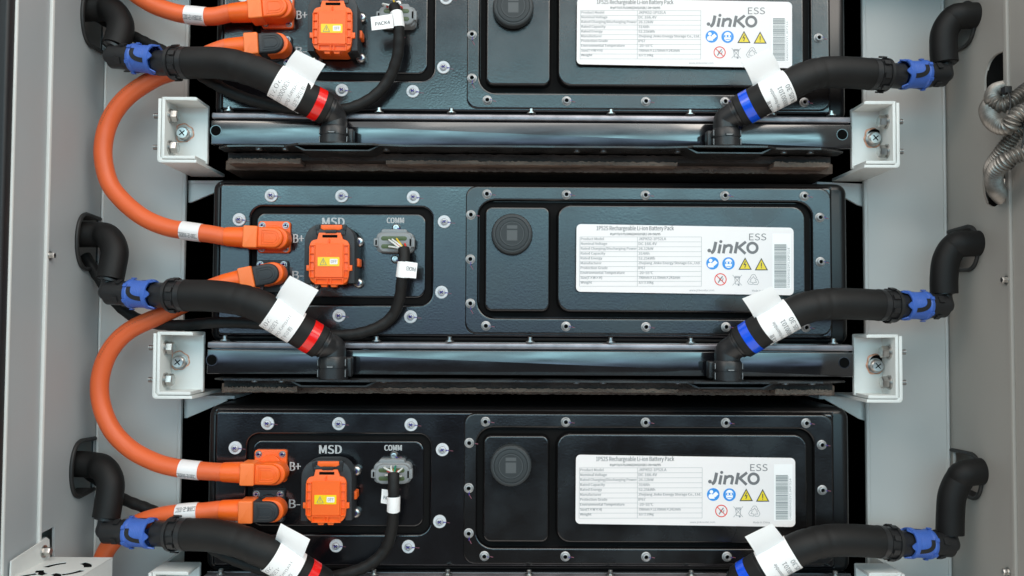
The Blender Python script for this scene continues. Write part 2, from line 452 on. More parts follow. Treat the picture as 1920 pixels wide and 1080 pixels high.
# outer compartments behind the openings and the inside of the cabinet; black sheets put its shade into colour
mb = MB(); mb.box((XL - 32, -56, ZB), (XL - 30, 118, ZT)); mb.build('channel_wall', 'wall', cab)
mb = MB(); mb.box((XL - 40, -240, ZB), (XL - 36, 118, ZT)); mb.build('channel_wall', 'void', cab)  # channel wall made black so the cut-out looks shaded
mb = MB(); mb.box((XR + 38, -40, ZB), (XR + 40, 118, ZT)); mb.build('channel_wall', 'wall', cab)
mb = MB(); mb.box((XR + 2.5, -46, ZB), (XR + 45, -43, ZT)); mb.build('hole_dark_sheet', 'void', cab)  # unseen black sheet added so the conduit holes look dark
mb = MB(); mb.box((XR + 46, -100, ZB), (XR + 50, 118, ZT)); mb.build('channel_wall', 'void', cab)  # made black so the conduit holes look shaded
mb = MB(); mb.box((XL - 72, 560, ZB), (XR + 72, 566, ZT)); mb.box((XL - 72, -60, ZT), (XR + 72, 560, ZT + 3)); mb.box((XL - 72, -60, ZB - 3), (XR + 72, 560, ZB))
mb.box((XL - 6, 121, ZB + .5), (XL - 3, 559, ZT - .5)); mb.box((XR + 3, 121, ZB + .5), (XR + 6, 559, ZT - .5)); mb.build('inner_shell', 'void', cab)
# front frame strips
xg = at_x(20, 500, XL).y
mb = MB()
mb.box((XL - 5, YLf - 2, ZB), (XL + .5, YLf + 2.5, ZT), 1.5)          # bright folded edge
mb.build('folded_edge', 'bracket', cab)
mb = MB(); e = at_x(21, 500, XL - 3)
mb.box((XL - 6, e.y, ZB), (XL - 3, YLf - 2.5, ZT)); mb.build('door_frame', 'wall_side', cab)
mb = MB(); mb.box((XL - 14, e.y - 3.5, ZB), (XL - 2, e.y - .3, ZT), 1.4); mb.build('folded_edge', 'bracket', cab)
mb = MB(); mb.box((XL - 60, e.y - 16, ZB), (XL - 4, e.y - 4, ZT), 4); mb.box((XL - 60, e.y - 22, ZB), (XL - 14, e.y - 17, ZT), 2)
mb.build('door_gasket', 'gasket', cab)
mb = MB(); mb.box((XR - .5, YRf - 3, ZB), (XR + 5, YRf + 3, ZT), 1.5); mb.build('folded_edge', 'wall_right_dim', cab)
mb = MB(); mb.box((XR + 3, YRf - 150, ZB), (XR + 6, YRf - 3.5, ZT)); mb.build('door_frame', 'wall_right_dim', cab)
# rubber trims round the openings
def trim(hole, X, sgn, closed=False):
    mb = MB(); pts = [Vector((X + sgn * 1.5, y, z)) for y, z in hole]
    mb.tube(smooth(pts, 3), 2.6, 8)
    mb.sheet(lambda u, v: (lambda p: Vector((X - sgn * (1 + 20 * v), p.y + 1.4, p.z)))(pts[min(len(pts) - 1, int(round(u * (len(pts) - 1))))]), len(pts) - 1, 1, 1.5)
    return mb.build('edge_trim', 'rubber', cab)
for h in HL: trim(h, XL, 1)
for h in HR: trim(h, XR, -1)
# small screws on the side panels
def hexscrew(mb, c, ax, r, h=3.0):
    mb.lathe(c, ax, [(0, r * 1.45), (.8, r * 1.45), (.8, r * 1.2), (1.2, r * 1.2)], 20)
    mb.lathe(Vector(c) + Vector(ax) * 1.2, ax, [(0, r), (h * .8, r), (h, r * .85)], 6)
for (x, y, X, sg) in ((93, 479, XL, 1), (1888, 525, XR, -1), (1890, 1072, XR, -1)):
    mb = MB(); p = at_x(x, y, X); hexscrew(mb, (X, p.y, p.z), Vector((sg, 0, 0)), 3.6, 5); mb.build('screw', 'steel', cab)

# ------------------------------------------------------------------ battery pack (built in the middle row)
def sdf_rr(x, z, x0, z0, x1, z1, r):
    cx, cz = (x0 + x1) / 2, (z0 + z1) / 2
    qx = abs(x - cx) - (x1 - x0) / 2 + r; qz = abs(z - cz) - (z1 - z0) / 2 + r
    return math.hypot(max(qx, 0), max(qz, 0)) + min(max(qx, qz), 0) - r
def sst(a, b, x):
    t = min(1, max(0, (x - a) / (b - a))); return t * t * (3 - 2 * t)
def bnd(px0, py0, px1, py1, d):
    a = at(px0, py0, d); b = at(px1, py1, d); c = at(px0, py1, d); e = at(px1, py0, d)
    return ((a.x + c.x) / 2, (b.z + c.z) / 2, (b.x + e.x) / 2, (a.z + e.z) / 2)
def heightfield(mb, bb, H, step, skirt=12):
    x0, z0, x1, z1 = bb; nx = int((x1 - x0) / step); nz_ = int((z1 - z0) / step)
    w = nx + 1; vs = []
    for j in range(nz_ + 1):
        z = z0 + (z1 - z0) * j / nz_
        for i in range(w):
            x = x0 + (x1 - x0) * i / nx; vs.append((x, -H(x, z), z))
    fs = [[j * w + i, j * w + i + 1, (j + 1) * w + i + 1, (j + 1) * w + i] for j in range(nz_) for i in range(nx)]
    mb.add(vs, fs)
LID = bnd(408, 346, 1562, 634, 0)
g1o = bnd(467, 386, 812, 573, 0); g1i = bnd(481, 401, 797, 557, -2)
g2o = bnd(895, 376, 1525, 599, 2); gA = bnd(911, 389, 1029, 582, 8); gB = bnd(1047, 387, 1509, 584, 8)
CVR = bnd(872, 350, 1560, 629, 2)
def g_(t): return 5.0 * (t - .7 * (1 - math.exp(-t / .7))) if t > 0 else 0
def smax(a, b, k=1.2):
    h = max(k - abs(a - b), 0) / k; return max(a, b) + h * h * k * .25
def H_lid(x, z):
    h = 0.0; so = -sdf_rr(x, z, *g1o, 17)
    if so > 0:
        ti = sdf_rr(x, z, *g1i, 11); h = smax(-g_(so), -2 - g_(ti)) if ti > 0 else -2
    e = sdf_rr(x, z, *LID, 5); h -= 4 * sst(-3, 0, e)
    h -= 3.5 * (1 - sst(-1.5, 1.5, sdf_rr(x, z, CVR[0] + 3, CVR[1] + 3, CVR[2] - 3, CVR[3] - 3, 12)))   # hidden under the cover
    return h
def H_cov(x, z):
    h = 2.2; so = -sdf_rr(x, z, *g2o, 22)
    if so > 0:
        ti = min(sdf_rr(x, z, *gA, 8), sdf_rr(x, z, *gB, 15))
        h = smax(2.2 - g_(so), 8 - g_(ti) * 1.15) if ti > 0 else 8
    return h
base = at(980, 640, 0)
pack = thing('battery_pack', 'black battery pack in the middle row with a teal sheen on its face', 'battery pack', (base.x, 0, base.z), 'battery packs stacked in the cabinet')
mb = MB(); heightfield(mb, LID, H_lid, 1.25); front = mb.build('front_panel', 'lid', pack, 180)
# cover plate: heightfield clipped by a rounded outline with an edge
def H_cov2(x, z):
    s = sdf_rr(x, z, *CVR, 14)
    if s > -1.4: return 2.2 - 3.4 * sst(-1.4, -.1, s)
    return H_cov(x, z)
mb = MB(); heightfield(mb, CVR, H_cov2, 1.2); cover = mb.build('cover_plate', 'cover', pack, 180)
mb = MB(); mb.box((g1o[0] + 2, 4.2, g1o[1] + 2), (g1o[2] - 2, 6.0, g1o[3] - 2)); mb.build('groove_shade', 'groove_black', pack)  # black plate added as the groove's shade, not a seal
mb = MB(); mb.box((g2o[0] + 2, 3.4, g2o[1] + 2), (g2o[2] - 2, 5.6, g2o[3] - 2)); mb.build('groove_shade', 'groove_black', pack)  # likewise, shade of the cover groove as a black plate
# casing behind
mb = MB(); cs = bnd(396, 340, 1590, 645, -8)
mb.prism(rr(cs[0], cs[1], cs[2], cs[3], 14, 8), 470, 6, 9); mb.build('casing', 'case', pack)
mb = MB()   # narrow return strips beside the lid
mb.box((LID[0] - 1.2, 4.2, LID[1] + 3), (LID[0] + 1, 1, LID[3] - 6), .6)
mb.build('casing_seam', 'case', pack)

def cross_recess(mb, c, r, ax='y'):
    for a in (45, 135):
        dx, dz = math.cos(R(a)) * r, math.sin(R(a)) * r; nx, nz2 = -dz * .22, dx * .22
        mb.add([(c.x - dx - nx, c.y, c.z - dz - nz2), (c.x + dx - nx, c.y, c.z + dz - nz2), (c.x + dx + nx, c.y, c.z + dz + nz2), (c.x - dx + nx, c.y, c.z - dz + nz2)], [[0, 1, 2, 3]])
def arcpts(c, r, a0, a1, n=12): return [(c[0] + r * math.cos(R(a0 + (a1 - a0) * k / n)), c[1] + r * math.sin(R(a0 + (a1 - a0) * k / n))) for k in range(n + 1)]
def XZ(c, h=0): return (Vector(c), Vector((1, 0, 0)), Vector((0, 0, 1)), Vector((0, -1, 0)))
for (x, y) in ((509, 367), (641, 368), (775, 370), (833, 416), (449, 412), (828, 548), (636, 592), (770, 594), (443, 549), (505, 591)):
    c = at(x, y, 0)
    mb = MB(); mb.lathe((c.x, -.1, c.z), (0, -1, 0), [(0, 8.1), (1.6, 8.1), (2.1, 7.6), (2.1, 3)], 32); w = mb.build('washer', 'washer', front)
    w.parent = pack
    mb = MB(); mb.lathe((c.x, -2.2, c.z), (0, -1, 0), [(0, 4.6), (.9, 4.6), (2.2, 3.7), (2.7, 2.2)], 20)
    mb.cur = 1; cross_recess(mb, Vector((c.x, -5.05, c.z)), 2.5)
    mb.cur = 2; a0 = random.uniform(-25, 15)
    mb.stroke([(math.cos(R(a0 + 180)) * 2.6, math.sin(R(a0 + 180)) * 2.6 + .4), (-.6, -.9), (.5, .8), (2.6, .1)], .9, XZ((c.x, -5.12, c.z)))
    mb.stroke([(3.6, -.1), (8.2, -1.0)], 1.0, XZ((c.x, -2.35, c.z)))
    mb.stroke([(3, -1.6), (6.0, -1.4)], .5, XZ((c.x, -2.4, c.z)))
    mb.cur = 3; mb.stroke([(8.6, -1.3), (12 + random.random() * 2, -1.8)], .55, XZ((c.x, -.35, c.z)))
    sc_ = mb.build('screw', ['zinc', 'void', 'purple_ink', 'pink_ink'], w)
NUTS = [(913, 364), (1062, 365), (1210, 366), (1359, 367), (1508, 368), (883, 403), (882, 486), (882, 569), (911, 611), (1061, 612), (1211, 613), (1361, 613), (1511, 614), (1537, 408), (1538, 491), (1538, 575)]
for i, (x, y) in enumerate(NUTS):
    c = at(x, y, 2.2)
    mb = MB(); mb.lathe((c.x, -2.0, c.z), (0, -1, 0), [(0, 6.1), (.8, 6.1), (1.3, 5.4), (1.5, 4.6), (3.6, 4.2), (4.0, 3.6), (4.0, 2.6), (1.0, 2.5)], 24, cap=False)
    mb.cur = 1; mb.lathe((c.x, -2.9, c.z), (0, -1, 0), [(0, 2.7), (.2, 2.6)], 6)
    mb.cur = 2
    if i not in (5,): mb.stroke([(3.4, .4), (6.6 if i % 2 else 5.6, -.6)] if not 5 < i < 8 else [(1, -3.4), (.3, -8)], .8, XZ((c.x, -6.2, c.z)))
    mb.cur = 3; mb.stroke([(7, -.6), (11, -1.4)] if not 5 < i < 8 else [(.6, -8), (3.5, -13)], .8, XZ((c.x, -2.5, c.z)))
    mb.build('rivet_nut', ['rivet', 'void', 'purple_ink', 'pink_ink'], pack)
# lower ledge with standing bolts
zl = at(980, 642, 12).z
for x in (398 + 24, 706, 843, 994, 1145, 1295, 1450, 1562, 570):
    c = at(x, 640, 14); mb = MB()
    mb.lathe((c.x, -14, zl + .5), (0, 0, 1), [(0, 5.8), (1.0, 5.8), (1.3, 4.2), (1.8, 4.2)], 18)
    mb.lathe((c.x, -14, zl + 2.3), (0, 0, 1), [(0, 2.8), (4, 2.8), (4.6, 2.2)], 14)
    mb.build('ledge_bolt', 'steel', pack)
# vent cap
c = at(960, 440, 10)
mb = MB(); mb.lathe((c.x, -10, c.z), (0, -1, 0), [(0, 25), (1, 25.6), (7, 25.6), (10.2, 24.8), (11.2, 23.5), (11.2, 20.9), (10.6, 20.7), (10.6, 20.2), (11.4, 20.0), (11.6, 19), (11.6, 16), (11.3, 15.9), (11.3, 15.4), (11.7, 15.2), (11.7, 3)], 96,
    rfun=lambda k, a, r, t: (r + (.35 * math.cos(a * 60) if k in (1, 2) else 0), t))
cap = mb.build('vent_cap', 'cap', pack)
mb = MB(); fr = XZ((c.x, -21.95, c.z))
mb.flat([(-6.5, -8.5), (6.5, -8.5), (6.5, 4.5), (-6.5, 4.5)], fr); mb.flat([(-6.5, 6.2), (6.5, 6.2), (6.5, 10.5), (-6.5, 10.5)], fr)
mb.ring2((0, 0), 14.2, 14.7, fr, 0, 48); mb.ring2((0, 0), 21.6, 21.9, XZ((c.x, -21.35, c.z)), 0, 64)
mb.build('embossed_mark', 'cap_mark', cap)
# silk screen lettering
mb = MB(); fp = lambda d, h=0.0: (lambda px, py: at(px, py, d + h))
def px_text(mb, txt, x0, y0, x1, y1, d, off=.0):
    put_text(mb, txt, lambda x, y: at(x, y, d), x0, x1, y1, y0, off, 3)
for tx, b4, of in (('MSD', (604, 408, 645, 424), .09), ('COMM', (725, 408, 756.5, 418.5), .12), ('B+', (549.5, 439, 569, 455), .07), ('B-', (548, 508, 568, 523.5), .07)):
    lt = MB(); px_text(lt, tx, *b4, -1.5, of); lt.build('lettering', 'silk', pack)

# ---- nameplate
TL, TR, BR, BL = at(1081, 420, 15), at(1488, 427, 15), at(1489, 554, 15), at(1080, 547, 15)
U = (TR - TL) / 1628.0 * 1.0; V = (TL - BL) / 507.0
lab_fr = (TL.copy(), U, V, Vector((0, -1, 0)))
def lp(x, y):            # coordinates measured on the plate: x 0..1628, y 0..507 downwards
    return (x - 83, -(y - 80 - (x - 83) * .0168))
o_ = TL
def rpoly(x0, y0, x1, y1, r, n=6): return [(x, y) for x, y in rr(x0, y0, x1, y1, r, n)]
ol = rpoly(0, -507, 1628, 0, 34)
mb = MB(); pts = [o_ + U * x + V * y for x, y in ol]
mb.prism([(p.x, p.z) for p in pts], -14.4, -15.3, .15, steps=1); plate = mb.build('nameplate', 'label_white', pack)
lab_fr = (Vector((o_.x, -15.4, o_.z)), U, V, Vector((0, -1, 0)))
def lbox(mb, x0, y0, x1, y1, h=0): mb.flat([lp(x0, y1), lp(x1, y1), lp(x1, y0), lp(x0, y0)], lab_fr, h)
def ltext(mb, txt, x0, x1, yt, yb, off=0, h=.12):
    f = frame_fn(lab_fr, h)
    def fn(x, y):
        q = lp(x, -y); return f(*q)
    put_text(mb, txt, fn, x0, x1, -yb, -yt, off, 2)
mb = MB(); ltext(mb, '1P52S Rechargeable Li-ion Battery Pack', 232, 810, 93, 138, .03); ltext(mb, 'IFpP73/175/206[(26S)2S]E/-20+50/95', 335, 710, 146, 168, .09)
mb.build('title_text', 'ink_grey', plate)
rows = [('Product Model', 172, 'JKPK52-1P52LA', 205), ('Nominal Voltage', 196, 'DC 166.4V', 135), ('Rated Charging/Discharging Power', 418, '26.12kW', 110), ('Rated Capacity', 182, '314Ah', 80),
        ('Rated Energy', 160, '52.25kWh', 122), ('Manufacturer', 155, 'Zhejiang Jinko Energy Storage Co., Ltd.', 462), ('Protection Grade', 200, 'IP67', 50),
        ('Environmental Temperature', 328, '-20~55°C', 108), ('Size(T×W×H)', 160, '790mm×1170mm×241mm', 310), ('Weight', 84, '327±10kg', 112)]
mb = MB()
for k, (a_, wa, b_, wb) in enumerate(rows):
    yc = 194 + k * 36.2
    dsc = 1.0 if any(q in a_ for q in 'gyp()') else 0
    ltext(mb, a_, 116, 116 + wa, yc - 13, yc + (12 if dsc else 7), .05)
    dsc = any(q in b_ for q in 'gyj')
    ltext(mb, b_, 548, 548 + wb, yc - 13, yc + (12 if dsc else 8), .05)
ltext(mb, 'www.jinkosolar.com', 930, 1115, 569, 586, .0); ltext(mb, 'Made in China', 1398, 1520, 571, 586, .0)
mb.build('printed_text', 'ink_soft', plate)
mb = MB()
for k in range(11): yy = 176 + k * 36.9; lbox(mb, 108, yy, 1020, yy + 2.2, .06)
for x in (108, 539, 1018): lbox(mb, x, 176, x + 2.4, 176 + 369, .09)
mb.build('table_lines', 'ink_line', plate)
mb = MB(); ltext(mb, 'ESS', 1376, 1505, 151, 203, -.004)
mb.build('heading_text', 'ink_grey', plate)
mb = MB()
def lst(pts, w, h=.1): mb.stroke([lp(*p) for p in pts], w, lab_fr, h)
def larc(cx, cy, r, a0, a1, n=10, ry=None): return [(cx + r * math.cos(R(a0 + (a1 - a0) * k / n)), cy + (ry or r) * math.sin(R(a0 + (a1 - a0) * k / n))) for k in range(n + 1)]
# the maker's word mark drawn stroke by stroke
mb.flat([lp(*p) for p in larc(1077, 279, 13.5, 0, 360, 16)[:-1]][::-1], lab_fr, .13)
lst([(1126.5, 214), (1118, 256), (1113, 275), (1104, 289), (1091, 297)], 23)
mb.flat([lp(*p) for p in larc(1164, 212, 11.5, 0, 360, 14)[:-1]][::-1], lab_fr, .1)
lst([(1161, 233), (1148, 300)], 21)
lst([(1195, 233), (1183, 300)], 21)
lst([(1196, 256), (1206, 245), (1220, 240), (1236, 241), (1245, 250), (1244, 264), (1235, 300)], 20, .14)
lst([(1288, 215), (1271, 300)], 22); lst([(1352, 213), (1298, 255), (1349, 303)], 20, .14)
mb.ring2(lp(1401, 258.6), 26, 46, lab_fr, .1, 36)
mb.build('wordmark', 'logo_grey', plate)
# round blue signs
def disc(mb, cx, cy, r, h): mb.flat([lp(*p) for p in larc(cx, cy, r, 0, 360, 30)[:-1]][::-1], lab_fr, h)
mb = MB(); disc(mb, 1102, 374, 47, .08); mb.cur = 1
disc(mb, 1088, 354, 13, .13); mb.flat([lp(*p) for p in ((1070, 375), (1090, 368), (1108, 385), (1112, 405), (1076, 405), (1066, 392))][::-1], lab_fr, .13)
mb.flat([lp(*p) for p in ((1098, 372), (1122, 352), (1140, 372), (1114, 396))][::-1], lab_fr, .17)
mb.build('symbol', ['sign_blue', 'label_bright'], plate)
mb = MB(); disc(mb, 1222, 376, 47, .08); mb.cur = 1
mb.flat([lp(*p) for p in larc(1222, 368, 28, 180, 360, 10) + larc(1222, 384, 26, 0, 180, 10)][::-1], lab_fr, .13)
mb.cur = 0; lbox(mb, 1196, 362, 1248, 380, .19); mb.cur = 1; disc(mb, 1210, 371, 7, .25); disc(mb, 1234, 371, 7, .25); mb.cur = 0; lst([(1206, 398), (1238, 398)], 5, .19)
mb.build('symbol', ['sign_blue', 'label_bright'], plate)
for cx, cy in ((1346, 333), (1468, 337)):
    mb = MB(); mb.cur = 1; mb.flat([lp(cx, cy - 3), lp(cx - 50, cy + 90), lp(cx + 50, cy + 90)], lab_fr, .07)
    mb.cur = 0; mb.flat([lp(cx, cy + 11), lp(cx - 38, cy + 83), lp(cx + 38, cy + 83)], lab_fr, .14); mb.cur = 1
    if cx < 1400: lst([(cx + 3, cy + 27), (cx - 8, cy + 52), (cx + 6, cy + 50), (cx - 3, cy + 75)], 6, .2)
    else: lst([(cx, cy + 33), (cx, cy + 62)], 7, .2); lst([(cx, cy + 68), (cx, cy + 75)], 7, .2)
    mb.build('symbol', ['sign_yellow', 'ink'], plate)
mb = MB(); mb.ring2(lp(1162, 495), 39, 46, lab_fr, .08, 32); lst([(1132, 466), (1192, 525)], 6, .2)
mb.cur = 1; lst([(1145, 520), (1163, 490), (1178, 472)], 8, .12); lst([(1150, 480), (1156, 500), (1176, 505), (1182, 486)], 5, .16)
mb.build('symbol', ['sign_red', 'ink_grey'], plate)
mb = MB(); lst([(1252, 462), (1322, 540)], 3); lst([(1322, 462), (1252, 540)], 3); lst([(1264, 480), (1310, 480)], 5, .22); lst([(1268, 482), (1274, 530), (1300, 530), (1306, 482)], 3.5, .14); lbox(mb, 1268, 470, 1306, 474, .18); disc(mb, 1298, 536, 7, .18)
mb.build('symbol', 'ink_soft', plate)
mb = MB()
for k in range(3):
    a = -90 + 120 * k; ca, sa = math.cos(R(a)), math.sin(R(a)); cc = (1407 + 27 * ca, 502 + 27 * sa)
    q = [(-24, 6), (-8, -16), (12, -16), (26, 8), (12, 16), (2, -2), (-10, 14), (-24, 6)]
    lst([(cc[0] + x * math.cos(R(a + 90)) - y * math.sin(R(a + 90)), cc[1] + x * math.sin(R(a + 90)) + y * math.cos(R(a + 90))) for x, y in q], 3.2, .1 + .01 * k)
mb.build('symbol', 'ink_soft', plate)
# bar code sticker
mb = MB(); mb.flat([lp(*p) for p in ((1552, 152), (1552, 566), (1690, 566), (1690, 152))], lab_fr, .05); mb.cur = 1
rnd = random.Random(5); y = 232
while y < 556:
    h = rnd.choice((3, 4, 5, 8, 12, 16)); lbox(mb, 1565, y, 1655, min(y + h, 562), .12); y += h + rnd.choice((1.5, 1.5, 2, 2.5, 4))
mb.cur = 2
bf = frame_fn(lab_fr, .12); put_text(mb, '048090HD2Y1JKP314', lambda x, y: bf(*lp(1665 - y, 558 - x)), 0, 300, -16, 0, .01)
lst([(1660, 240), (1660, 562)], 1.6, .1)
mb.build('barcode_sticker', ['label_bright', 'bar_grey', 'ink_soft'], plate)

# ---- high voltage sockets on the connector panel
def socket(cx, cy, matn, name):
    mb = MB(); c = at(cx, cy, 0)
    mb.prism(rr(c.x - 20, c.z - 20, c.x + 20, c.z + 20, 3.5), 2.2, -3.2, .8); mb.lathe((c.x, -3, c.z), (0, -1, 0), [(0, 14.5), (4, 14.5), (4.6, 13.8)], 32)
    s_ = mb.build(name, matn, pack)
    for dx in (-14.7, 14.7):
        for dz in (-14.7, 14.7):
            mb = MB(); mb.lathe((c.x + dx, -3.2, c.z + dz), (0, -1, 0), [(0, 4.1), (.7, 4.1), (.7, 3.4), (2.4, 3.1), (3.0, 2.4), (3.0, 1.5), (1.5, 1.4)], 18, cap=False)
            mb.cur = 1; mb.lathe((c.x + dx, -4.6, c.z + dz), (0, -1, 0), [(0, 1.6), (.1, 1.5)], 6)
            mb.cur = 2; mb.stroke([(-2.6, -1), (.2, 1.6), (2.6, -.6)], .7, XZ((c.x + dx, -6.4, c.z + dz)))
            mb.build('screw', ['steel', 'void', 'purple_ink'], s_)
    return s_
socket(515, 445, 'orange', 'positive_socket'); socket(511, 518, 'dark_plastic', 'negative_socket')

# ---- service disconnect
msd_o = (574, 668)
mb = MB(); mb.prism(pr(578, 442, 671, 531, 12, 6), 2, -26, 2); base_ = mb.build('disconnect_base', 'black_plastic', pack)
for (x, y) in ((672, 453), (671, 531), (588, 534)):
    c = at(x, y, 6); mb = MB(); mb.lathe((c.x, 2, c.z), (0, -1, 0), [(0, 6.2), (6, 6.2), (7, 5.4), (8, 4.0), (8, 2.2), (6.5, 2)], 20)
    mb.cur = 1; mb.stroke([(0, 3), (1.5, .2), (.5, -3)], .8, XZ((c.x, -6.2, c.z))); mb.build('screw', ['steel', 'purple_ink'], base_)
mb = MB(); mb.prism(pr(660, 485, 674.5, 500, 18, 1.5), -4, -20, 1); mb.build('side_clip', 'orange', base_)
D = 42
def arch():
    o = [(570, 532), (571, 452)]; o += [(571 + 30 * (1 - math.cos(R(a))), 452 - 32 * math.sin(R(a))) for a in range(15, 91, 15)]
    o += [(636 + 29 * math.sin(R(a)), 420 + 32 * (1 - math.cos(R(a)))) for a in range(0, 91, 15)] + [(665, 531), (653, 531), (652, 462), (640, 444), (599, 444), (584, 462), (583, 532)]
    return ccw(pp(o, D - 5))
mb = MB(); mb.prism(arch(), -10, -37, 1.2, steps=2); han = mb.build('lever_handle', 'dark_plastic', pack)
mb = MB(); mb.prism(ccw(pp([(601, 421), (640, 421), (641, 428), (635, 431), (606, 431), (600, 428)], D)), -20, -39.5, 1); mb.build('release_tab', 'orange', han)
mb = MB(); mb.prism(pr(593, 428, 648, 441, 38, 1), -18, -38.3, 1); mb.prism(pr(610, 431, 631, 437, 40, .6), -38, -41, .4)
mb.prism(pr(592, 421, 599, 432, 38, 1), -30, -39, .6);  mb.prism(pr(642, 421, 649, 432, 38, 1), -30, -39, .6); mb.build('latch_block', 'black_plastic', han)
# cover outline with shoulders and tabs
def cov(d, s=0.0):
    o = [(597, 436 + s), (638, 436 + s), (642, 448)] + [(644 + 10.5 * math.sin(R(a)), 462 - 13 * math.cos(R(a))) for a in range(0, 91, 18)]
    o += [(654.5, 497), (659.5, 497), (659.5, 507), (654, 508)] + [(639 + 14 * math.cos(R(a)), 516 + 17 * math.sin(R(a))) for a in range(0, 91, 18)]
    o += [(631, 534), (630, 538), (620, 538), (618.5, 534), (612.5, 534), (611.5, 538), (602, 538), (600, 533.5)]
    o += [(593 - 14 * math.sin(R(a)), 516 + 16 * math.cos(R(a))) for a in range(0, 91, 18)]
    o += [(579, 508), (573.5, 507), (573.5, 497), (579, 497)] + [(590 - 10.5 * math.cos(R(a)), 462 - 13 * math.sin(R(a))) for a in range(0, 91, 18)] + [(594, 448)]
    return ccw(pp(o, d))
mb = MB(); mb.prism(cov(D), -31, -(D - 2), .6, steps=2); mb.prism(pr(581, 454, 653, 532, 26, 9), -2, -31.5, .5)
# raised centre field and rib frame
mb.prism(pr(590.5, 456, 643, 520, D, 1.2), -(D - 3), -(D - .2), .35, steps=1)
for x0, x1 in ((579.6, 581.2), (588.4, 590.0), (643.5, 645.2), (652.2, 653.8)):
    mb.prism(pr(x0, 461, x1, 519, D, .2, 1), -(D - 3), -(D + .2), .2, steps=1)
for y in (459, 474, 489.5, 505, 519):
    mb.prism(pr(581, y, 589, y + 1.6, D, .2, 1), -(D - 3), -(D + .2), .2, steps=1); mb.prism(pr(644.6, y, 653, y + 1.6, D, .2, 1), -(D - 3), -(D + .2), .2, steps=1)
mb.prism(pr(590, 521.5, 644, 523, D, .2, 1), -(D - 3), -(D + .2), .2, steps=1); mb.prism(pr(590, 531.5, 644, 533, D, .2, 1), -(D - 3), -(D + .2), .2, steps=1)
for x in (590.5, 612.5, 619.5, 642): mb.prism(pr(x, 523, x + 1.6, 531.5, D, .2, 1), -(D - 3), -(D + .2), .2, steps=1)
mb.prism(pr(616, 447, 617.5, 455, D, .2, 1), -(D - 3), -(D + .2), .2, steps=1)
mcv = mb.build('cover', 'orange', han); mcv.parent = pack
mb = MB(); mb.prism(pr(604, 440, 632, 445, D, .4, 2), -(D - 2.6), -(D - 1.7), 0); mb.build('slot', 'void', mcv)
mb = MB(); px_text(mb, 'CE', 612, 472, 623, 479, D + .1, -.02); mb.build('embossed_text', 'orange_pale', mcv)
mb = MB(); px_text(mb, 'HIGH VOLTAGE', 603, 457.5, 632, 460, D + .1); mb.cur = 0; mb.build('embossed_line', 'orange_pale', mcv)
mb = MB(); mb.prism(pr(595.5, 482, 636.5, 499, D, 1), -(D - .3), -(D + .25), .1, steps=1)
mb.cur = 1; mb.prism(pr(618.5, 485.5, 633, 495.5, D, .8), -(D + .2), -(D + .4), 0)
mb.cur = 2; f_ = lambda x, y: at(x, y, D + .45)
def pxs(mb, pts, w, d):
    P = [at(x, y, d) for x, y in pts]; mb.stroke([(p.x, p.z) for p in P], w, (Vector((0, -d, 0)), Vector((1, 0, 0)), Vector((0, 0, 1)), Vector((0, -1, 0))))
pxs(mb, [(606, 484.5), (600, 496.5), (612, 496.5), (606, 484.5)], .6, D + .35); pxs(mb, [(606, 488), (606, 494)], .8, D + .36)
px_text(mb, 'OFF', 620.5, 487.5, 631, 493, D + .55)
mb.build('warning_sticker', ['sticker_yellow', 'label_white', 'ink_grey'], mcv)

# ---- signal connector
mb = MB(); d0 = 14
mb.prism(pr(706, 436, 776, 474, 8, 7), 2, -12, 2); mb.prism(pr(709, 437, 773, 473, d0, 9), -10, -18, 1.6)
mb.prism(pr(701, 447, 711, 462, d0, 1.5), -8, -17, 1); mb.prism(pr(770, 446, 777.5, 464, d0, 1.5), -8, -17, 1)
mb.prism(pr(716, 430.5, 764, 440, 6, 3), 2, -11, 1); cg = mb.build('signal_connector', 'connector_grey', pack)
mb = MB()
for y0, y1 in ((443, 451), (458, 466)): mb.prism(pr(714.5, y0, 763, y1, 18, 4.5), -17.4, -18.4, .4)
mb.build('wire_seal', 'seal_green', cg)
mb = MB(); mb.prism(pr(703.5, 450, 706.5, 459, 18, .3), -16, -17.3, 0); mb.build('latch_gap', 'void', cg); mb = MB(); mb.prism(pr(768, 448, 771, 461, 18, .3), -17.6, -18.5, 0); mb.build('latch_gap', 'void', cg)
for (x, y) in ((743, 427), (741, 486)):
    c = at(x, y, 0); mb = MB(); mb.lathe((c.x, 2.1, c.z), (0, -1, 0), [(0, 5.4), (2.0, 5.4), (3, 4.8), (4.6, 3.6), (4.8, 2), (3.5, 1.9)], 20)
    mb.cur = 1; mb.stroke([(2, -1), (5.5, -2)], .9, XZ((c.x, -4.0, c.z))); mb.cur = 2; mb.stroke([(6, -2), (10, -2.4)], .7, XZ((c.x, 1.8, c.z)))
    mb.build('screw', ['steel', 'purple_ink', 'pink_ink'], cg)

